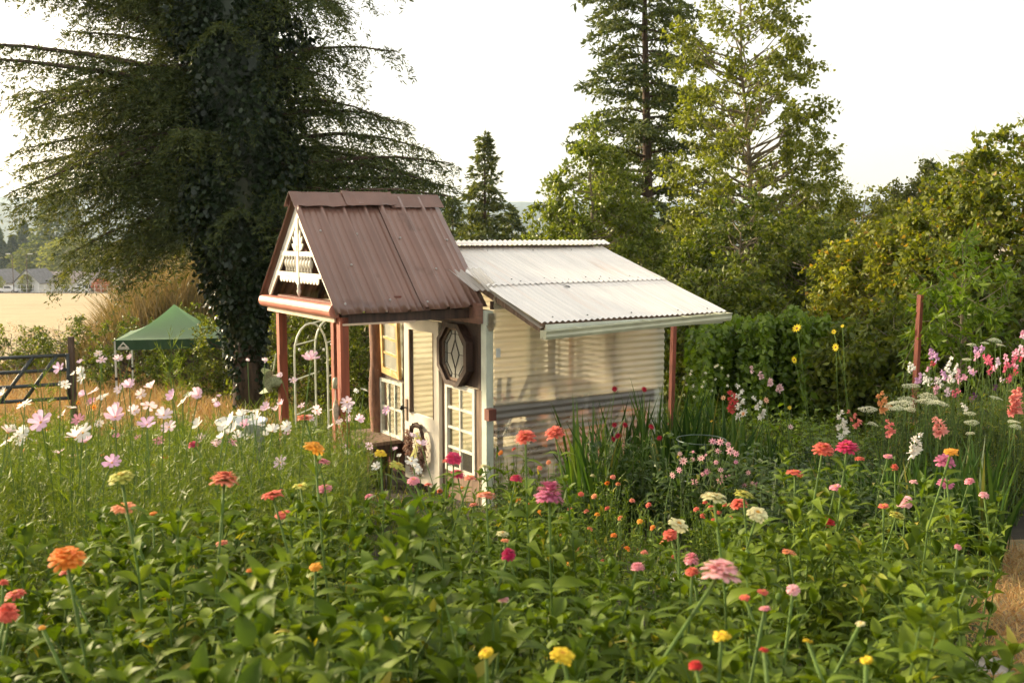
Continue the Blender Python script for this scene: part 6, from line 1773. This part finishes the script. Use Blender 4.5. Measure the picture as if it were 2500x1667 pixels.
# ---------------------------------------------------------------- leafy bushes of the right beds (dahlias and company)
def leafy_bush(seed, mat, leaf=(.05, .10), n=330, h=.9, w=.34, shape=None):
    r = np.random.default_rng(seed); st = MB(); P = []; D = []
    for s in range(9):
        a = s * 2.4; top = np.array([math.cos(a) * w * r.uniform(.3, 1), math.sin(a) * w * r.uniform(.3, 1), h * r.uniform(.65, 1.05)])
        st.tube([(0, 0, 0), top * np.array([.6, .6, .5]), top], [.008, .006, .003], 5)
        m = n // 9; t = r.uniform(.18, 1.0, m); pp = np.where((t < .5)[:, None], top * np.array([1.2, 1.2, 1]) * t[:, None], top * t[:, None]) + r.normal(size=(m, 3)) * .05
        P.append(pp); D.append(np.stack([np.cos(r.uniform(0, 6.28, m)), np.sin(r.uniform(0, 6.28, m)), r.uniform(-.3, .6, m)], 1))
    P = np.concatenate(P); D = np.concatenate(D)
    V, Fc = place_shapes(shape or [leaf_shape(4, .5, .35, .15, .2), leaf_shape(4, .42, .6, .1, -.3)], P, D, r.uniform(leaf[0], leaf[1], len(P)), r)
    return st.mesh('stem', M['stem_dark']), np_mesh('foliage', V, Fc, M[mat], True)
DB = [leafy_bush(700 + k, 'dahlia_leaf') for k in range(4)]
WB = [leafy_bush(720 + k, 'weed_leaf', (.035, .08), 380, .9, .3, [leaf_shape(3, .3, .4)]) for k in range(4)]
VB = [leafy_bush(740 + k, 'vine_leaf', (.06, .12), 420, 1.0, .42) for k in range(3)]
for px, d, h, wid, lab in [(1665, 8.25, 1.0, 1.0, 'left part'), (1735, 8.2, 1.12, 1.2, 'middle'), (1815, 8.3, 1.0, 1.1, 'right part')]:
    stock('dahlia_plant', '%s of the dark dahlia bush with small pink flowers' % lab, 'plant', 'pink dahlia plants', DB[int(px) % 4], on_ground(px, d), px, (wid, wid, h))
for k, (px, d, h) in enumerate([(1500, 9.0, .95), (1560, 9.1, 1.0), (1600, 9.3, .95)]):
    stock('dahlia_plant', ['bushy plant carrying the leftmost crimson dahlias', 'bushy plant under the middle crimson dahlias', 'bushy plant under the rightmost crimson dahlia'][k], 'plant', 'crimson dahlia plants', DB[k], on_ground(px, d), px, (.8, .8, h))
r_b = np.random.default_rng(88)
def fill(name, what, key, protos, n, pxr, dr, hr, group, cat='plant', mind=.2, shared=None):
    done = []; tr = 0
    while len(done) < n and tr < 4000:
        tr += 1; d = r_b.uniform(*dr); px = r_b.uniform(*pxr); q = on_ground(px, d)
        if any((q - e).length < mind for e in done): continue
        # keep clear of the greenhouse footprint
        lc = GM.inverted() @ q
        if -.15 < lc.x < 2.85 and -.25 < lc.y < 3.1: continue
        done.append(q); s = r_b.uniform(.8, 1.15)
        stock(name, shared, cat, group, protos[len(done) % len(protos)], q - Vector((0, 0, .02)), r_b.uniform(0, 6.28), (s, s, r_b.uniform(*hr)))
fill('dahlia_plant', '', '', DB, 44, (1850, 2330), (7.4, 11.0), (.6, .9), 'dark leafy plants of the right bed', shared='dark leafy plant without bloom in the right bed', mind=.28)
fill('weed_plant', '', '', WB + VB, 90, (1640, 2440), (10.6, 16.5), (.6, 1.0), 'weedy plants behind the right bed', shared='pale weedy plant growing behind the right bed', mind=.24)
fill('weed_plant', '', '', WB, 46, (2190, 2540), (9.6, 12), (1.15, 1.75), 'weedy plants among sweet peas', shared='slender plant tangled with the sweet peas', mind=.25)
fill('weed_plant', '', '', WB, 26, (560, 930), (11.5, 17), (.6, .95), 'weedy plants behind the porch', shared='weedy green plant behind the porch', mind=.3)
fill('dahlia_plant', '', '', DB, 12, (1230, 1500), (9.0, 9.9), (.35, .55), 'low leafy plants at the ribbed wall', shared='low dark leafy plant at the foot of the ribbed wall', mind=.18)

# open faced dahlia blooms: eight pointed petals, dark eye
def star_flower(n, seed, w=.17, double=False):
    r = np.random.default_rng(seed); out = []
    for lay in range(3 if double else 1):
        for k in range(n):
            a = 2 * math.pi * k / n + lay * .4; V, Fq = petal_strip([(.08, .06, 0), (.35, w, .05), (.7, w * .9, .06), (1.0, .03, 0)])
            V = V * np.array([1 - .25 * lay, 1, 1]); e = .15 + .4 * lay; V = np.stack([V[:, 0] * math.cos(e) - V[:, 2] * math.sin(e), V[:, 1], V[:, 0] * math.sin(e) + V[:, 2]], 1)
            c, s = math.cos(a), math.sin(a); out.append((np.stack([V[:, 0] * c - V[:, 1] * s, V[:, 0] * s + V[:, 1] * c, V[:, 2]], 1) * .5, Fq))
    V, Fq = join_vf(out); nP = len(Fq)
    m = 10; o = len(V); pr_ = [(.10, .03), (.09, .08), (.03, .10)]
    CV = np.array([(q * math.cos(6.283 * k / m), q * math.sin(6.283 * k / m), z) for q, z in pr_ for k in range(m)])
    CF = np.array([(i * m + k, i * m + (k + 1) % m, (i + 1) * m + (k + 1) % m, (i + 1) * m + k) for i in range(2) for k in range(m)])
    return np_mesh('flower', np.concatenate([V, CV]), np.concatenate([Fq, CF + o]), [M['petal_fine'], M['dark_eye']], True, [0] * nP + [1] * len(CF))
STAR = star_flower(8, 1); STARD = star_flower(12, 2, .13, True); SUNF = star_flower(10, 3, .16)


def bloom(name, px, py, d, w, me, col, cat, what, key, group, face=(0, -.8, .5), stem='stem', side=None, jit=1.0):
    hd = at(px, py, d); g_ = Vector(((hd.x if side is None else hd.x + side) + r_b.normal() * .03, d + .08, 0)); g_.z = float(gz(g_.x, g_.y))
    o = empty(name, g_); tag(o, None, cat, group); later(o, key, px, what)
    m = MB(); m.tube(curve_stem((0, 0, 0), hd - g_, r_b, .05), [.005, .005, .004, .003, .003], 5); m.build('stem', M[stem], o, True)
    q = (Vector(face) + Vector((r_b.normal() * .35, r_b.normal() * .25, r_b.normal() * .3)) * jit).to_track_quat('Z', 'Y')
    f = link('flower', me, o, loc=hd - g_, scale=w * d / F, color=col); f.rotation_mode = 'QUATERNION'; f.rotation_quaternion = q
    return o


DAH = "1250,1080,84 1340,990,30 1420,1055,78 1530,895,84 1600,895,76 1580,985,66 1695,980,90 1750,1010,66 1675,920,58 1215,1010,52 1335,1065,52 1205,1165,62 1475,1180,66 1430,1205,44 1605,1165,60 1560,1090,50 1350,1280,76 1600,1260,84 1675,1225,66 1750,1090,48 1140,1215,66 1870,1190,52 1830,1310,52 1955,1310,72 1905,1285,36 1465,1020,30 1610,1220,40"
for t in DAH.split():
    x, y, w = (float(v) for v in t.split(','))
    bloom('dahlia', 1350 + x / 3.92, 850 + y / 3.92, 8.0 + r_b.uniform(-.15, .2), w / 3.92 * 1.1, STAR, (.84, .44 + r_b.normal() * .05, .50), 'flower', 'small pink dahlia', 'in upper tier of the dahlia bush' if y < 1100 else 'in lower tier of the dahlia bush', 'pink dahlias')
for x, y, w in ((592, 390, 60), (872, 395, 60), (588, 735, 55), (690, 735, 56), (625, 840, 66), (575, 870, 56), (1020, 860, 56), (940, 755, 62)):
    bloom('dahlia', 1350 + x / 3.92, 850 + y / 3.92, 9.1, w / 3.92 * 1.15, STARD, (.36, .012, .035), 'flower', 'dark crimson dahlia', 'before the ribbed greenhouse wall', 'crimson dahlias')
for x, y, w, lab in ((1946, 802, 26, 0), (1940, 878, 20, 0), (2041, 848, 22, 0), (2036, 810, 14, 0), (2057, 796, 10, 0)):
    bloom('tall_sunflower', x, y, 10.2, w, SUNF, (.82, .66, .03), 'flower', 'tall yellow daisy', 'above the vine-covered fence', 'tall yellow daisies', (-.6, -.5, .3), side=.25)
for x, y, w, c_, nm in ((1766, 971, 15, (.85, .50, .25), 'peach'), (1870, 977, 18, (.85, .46, .30), 'peach'), (1928, 995, 12, (.82, .62, .05), 'yellow'), (1737, 1028, 8, (.8, .5, .05), 'yellow'), (1930, 1042, 16, (.85, .6, .6), 'pale pink'), (1815, 1010, 12, (.85, .4, .15), 'orange')):
    bloom('dahlia', x, y, 9.2, w, STAR, c_, 'flower', '%s dahlia' % nm, 'between gladiolus clumps', 'odd dahlias in the right bed')

# orange blooms low beside the gate
for k, (x, y) in enumerate([(45, 930), (85, 945), (180, 925), (215, 935), (110, 985), (20, 1010), (260, 985), (55, 1035), (150, 1010), (235, 1045), (15, 1075)]):
    bloom('rudbeckia', x * D2, y * D2, 8.4, 17, STAR, (.80, .30, .04), 'flower', 'orange rudbeckia', 'in front of the gate', 'orange rudbeckias', (0, -.6, .7))

# tomato-cage hoop round the dahlias
cg = empty('plant_cage', on_ground(1710, 8.6)); tag(cg, 'wire plant-support ring standing over the pink dahlias', 'plant support')
cc_ = at(1712, 1073, 8.6) - cg.location
for dz, rr_ in ((0, .215), (-.35, .17)):
    m = MB(); m.tube([cc_ + Vector((rr_ * math.cos(a), rr_ * math.sin(a), dz)) for a in np.linspace(0, 6.283, 29)], .0045, 5, cap=False); m.build('hoop', M['wire'], cg, True)
for a in (.5, 2.6, 4.7):
    m = MB(); m.tube([cc_ + Vector((.215 * math.cos(a), .215 * math.sin(a), 0)), Vector((cc_.x + .12 * math.cos(a), cc_.y + .12 * math.sin(a), -.1))], .0045, 5); m.build('leg', M['wire'], cg)

# ---------------------------------------------------------------- white umbels
def umbel_mesh(seed):
    r = np.random.default_rng(seed); n = 520; a = r.uniform(0, 6.28, n); q = np.sqrt(r.random(n)) * .5 * (1 + .12 * np.sin(a * 3 + seed)); ray_ = np.floor(a / .35)
    p = np.stack([np.cos(a) * q, np.sin(a) * q, .10 * (1 - (q * 2) ** 2) + r.normal(size=n) * .012 + .02 * np.sin(ray_ * 7)], 1)
    V, Fc = kites(p, r.normal(size=(n, 3)) + np.array([0, 0, .8]), .042, .04, .1, r)
    V2, F2 = kites(np.zeros((14, 3)) + np.array([0, 0, -.28]), np.stack([np.cos(np.arange(14) * .45) * .4, np.sin(np.arange(14) * .45) * .4, .32 + 0 * np.arange(14)], 1), .5, .012, 0, r)
    V, F3 = join_vf([(V, Fc), (V2, F2)])
    return np_mesh('umbel', V, F3, [M['umbel'], M['stem']], False, [0] * len(Fc) + [1] * len(F2))
UM = [umbel_mesh(k) for k in range(2)]
for px, py, w, d in ((2222, 943, 40, 9.6), (2118, 1000, 42, 9.0), (2195, 990, 62, 9.0), (2215, 978, 40, 9.2), (2190, 998, 34, 8.9), (2260, 980, 40, 9.0), (2290, 985, 44, 8.8), (2268, 970, 44, 9.2), (2372, 842, 20, 10.8), (2405, 838, 18, 10.8), (2430, 832, 30, 10.8), (2442, 843, 20, 10.8), (2368, 1010, 26, 8.6),
                     (2372, 1032, 32, 8.5), (2222, 1000, 26, 8.8), (2368, 1058, 20, 8.4), (2475, 1030, 26, 8.3), (2480, 1042, 26, 8.2), (2430, 972, 30, 9.2), (2360, 878, 20, 10.5), (2130, 1035, 24, 8.8)):
    bloom('wild_carrot', px, py, d, w * 1.1, UM[int(px) % 2], (1, 1, 1), 'flower', 'white umbel flower', 'behind the gladiolus in right bed' if px < 2340 else 'at far right among sweet peas', 'white umbels', (0, -.16, 1), jit=.35)

# ---------------------------------------------------------------- sweet peas
SP = "105,510,w 130,540,w 100,575,w 330,360,m 355,405,m 380,395,m 340,420,m 400,450,m 355,495,r 300,550,p 565,445,w 535,495,w 515,560,w 635,525,w 205,630,m 165,685,m 200,690,m 270,640,w 290,670,w 260,695,w 315,670,w 410,665,v 395,700,v 465,600,m 495,650,m 480,640,v 560,610,w 600,575,w 540,690,w 575,680,w 550,660,v 640,580,p 660,590,p 690,640,p 720,655,p 655,700,p 630,640,p 395,760,p 440,740,w 380,820,p 510,780,v 540,805,v 520,835,v 645,805,c 600,830,c 590,850,c 780,560,v 805,605,m 820,590,p 830,335,m 850,360,m 905,320,m 910,345,m 860,395,p 840,430,p 945,420,c 980,430,c 1000,450,c 960,465,c 990,480,c 1020,535,r 1055,550,p 1080,455,v 1075,490,v 1090,510,v 1000,600,c 1175,410,p 1190,465,p 1200,500,c 1185,510,c 1210,520,c 1255,490,c 1290,530,p 1295,550,r 1290,600,r 1160,560,c 1135,680,v 1220,660,c 1210,685,c 1230,640,r 1270,380,p 1300,350,p 1330,380,p 1290,400,p 1340,440,r 1340,320,v 1370,340,p 1375,390,p 1280,425,c 1355,170,p 1375,190,v 1370,150,p 835,855,d 790,900,d 1050,760,d 320,720,w 420,690,w 700,960,w 715,1000,w 740,1010,w"
spc = {'w': ((.86, .86, .80), 'white'), 'm': ((.60, .36, .58), 'mauve'), 'v': ((.82, .66, .76), 'lilac-white'), 'p': ((.84, .45, .58), 'pink'), 'c': ((.74, .17, .26), 'coral pink'), 'r': ((.66, .07, .13), 'red'), 'd': ((.16, .05, .16), 'dark purple')}
def pea_mesh(seed):
    r = np.random.default_rng(seed); a = np.array([.5, 1.57, 2.6, 4.2, 5.2]); return np_mesh('blossom', *kites(r.normal(size=(5, 3)) * .08, np.stack([np.cos(a), -.5 + 0 * a, np.sin(a)], 1), .55, .62, .25, r), M['petal_fine'])
PEA = [pea_mesh(k) for k in range(3)]
for t in SP.split():
    x, y, c_ = t.split(','); px, py = 2200 + float(x) / 4.613, 780 + float(y) / 4.613; d = 9.6 + r_b.uniform(-.5, .5)
    hd = at(px, py, d); g_ = Vector((hd.x + r_b.normal() * .12, d + .1, 0)); g_.z = float(gz(g_.x, g_.y))
    o = empty('sweet_pea', g_); tag(o, None, 'flower', 'sweet peas in bloom')
    later(o, ('near the red post' if px < 2290 else 'right of the red post' if px < 2350 else 'below the slim young tree' if px < 2420 else 'at the right edge') + (', upper' if py < 890 else ', lower'), px, spc[c_][1] + ' sweet pea')
    m = MB(); m.tube(curve_stem((0, 0, 0), hd - g_, r_b, .12), [.004, .003, .003, .002, .002], 4); m.build('stem', M['stem'], o)
    link('blossom', PEA[int(px) % 3], o, loc=hd - g_, rot=(r_b.normal() * .3, 0, r_b.normal() * .6), scale=.062, color=spc[c_][0])

# ---------------------------------------------------------------- vine-covered fence behind the right bed
vf = empty('vine_fence', G(1935, 17.5)); tag(vf, 'low wire fence smothered in bright green vine', 'vine')
r_v = np.random.default_rng(9)
tops = [(1690, 800), (1760, 790), (1800, 775), (1880, 770), (1905, 765), (1925, 752), (1960, 762), (2000, 778), (2060, 782), (2110, 800)]
P = []; D = []; nv = 15000
for k in range(nv):
    px = r_v.uniform(1680, 2120); tp_ = np.interp(px, *zip(*tops)); d = 17.5 + r_v.normal() * .3 + .35 * math.sin(px * .05) + .2 * math.sin(px * .13 + 1)
    py = tp_ + 7 * math.sin(px * .09) + 4 * math.sin(px * .23) + (1015 - tp_) * r_v.random() ** 1.1 + r_v.normal() * 3
    P.append(at(px, py, d + (py - tp_) * -.004)); D.append((r_v.normal() * .6, -.7 + r_v.normal() * .4, -.6 + r_v.normal() * .4))
P = np.array([tuple(p - vf.location) for p in P]); LL = .13 * r_v.uniform(.5, 1.3, nv)
V, Fc = kites(P, np.array(D), LL, LL * .7, .2, r_v); link('vine', np_mesh('vine', V, Fc, M['vine_leaf']), vf)['kind'] = 'stuff'
for px in (1700, 1800, 1918, 2020, 2115):
    q = G(px, 17.6) - vf.location; tp_ = at(px, float(np.interp(px, *zip(*tops))) + 12, 17.6).z - vf.location.z; m = MB(); m.box(-.04, .04, -.04, .04, q.z - .2, tp_, Matrix.Translation((q.x, q.y, 0))); m.build('post', M['grey_post'], vf)
# pile of pulled dry stalks by the bed
q = on_ground(1905, 11.4); n = 500; x = r_v.normal(size=n) * .38; y = r_v.normal(size=n) * .25; h = .42 * np.exp(-(x / .45) ** 2) * r_v.random(n)
b0 = np.stack([x, y, h], 1); t_ = b0 + r_v.normal(size=(n, 3)) * np.array([.22, .2, .06]); t_[:, 2] = np.maximum(t_[:, 2], 0)
V, Fc = blades(b0, t_, r_v.normal(size=(n, 3)) * .04, .012)
tag(link('dry_stalks', np_mesh('dry_stalks', V, Fc, M['dry_grass']), loc=q), 'heap of pulled reddish dry stalks behind the gladiolus', 'heap', kind='stuff')
# little white daisies in the weeds right of the greenhouse
n = 420; px = r_v.uniform(1668, 1790, n); py = r_v.uniform(890, 970, n); P = np.array([tuple(at(a, c, r_v.uniform(12.5, 15))) for a, c in zip(px, py)])
n2 = 18; P = P[:n2]; V, Fc = join_vf([kites(P, np.tile([[math.cos(k * 1.257), -.3, math.sin(k * 1.257)]], (n2, 1)), .028, .026, .1, r_v) for k in range(5)])
tag(link('tiny_daisies', np_mesh('tiny_daisies', V, Fc, M['umbel'])), 'tiny white daisies scattered in the weeds beyond the greenhouse', 'daisies', kind='stuff')
write_labels()
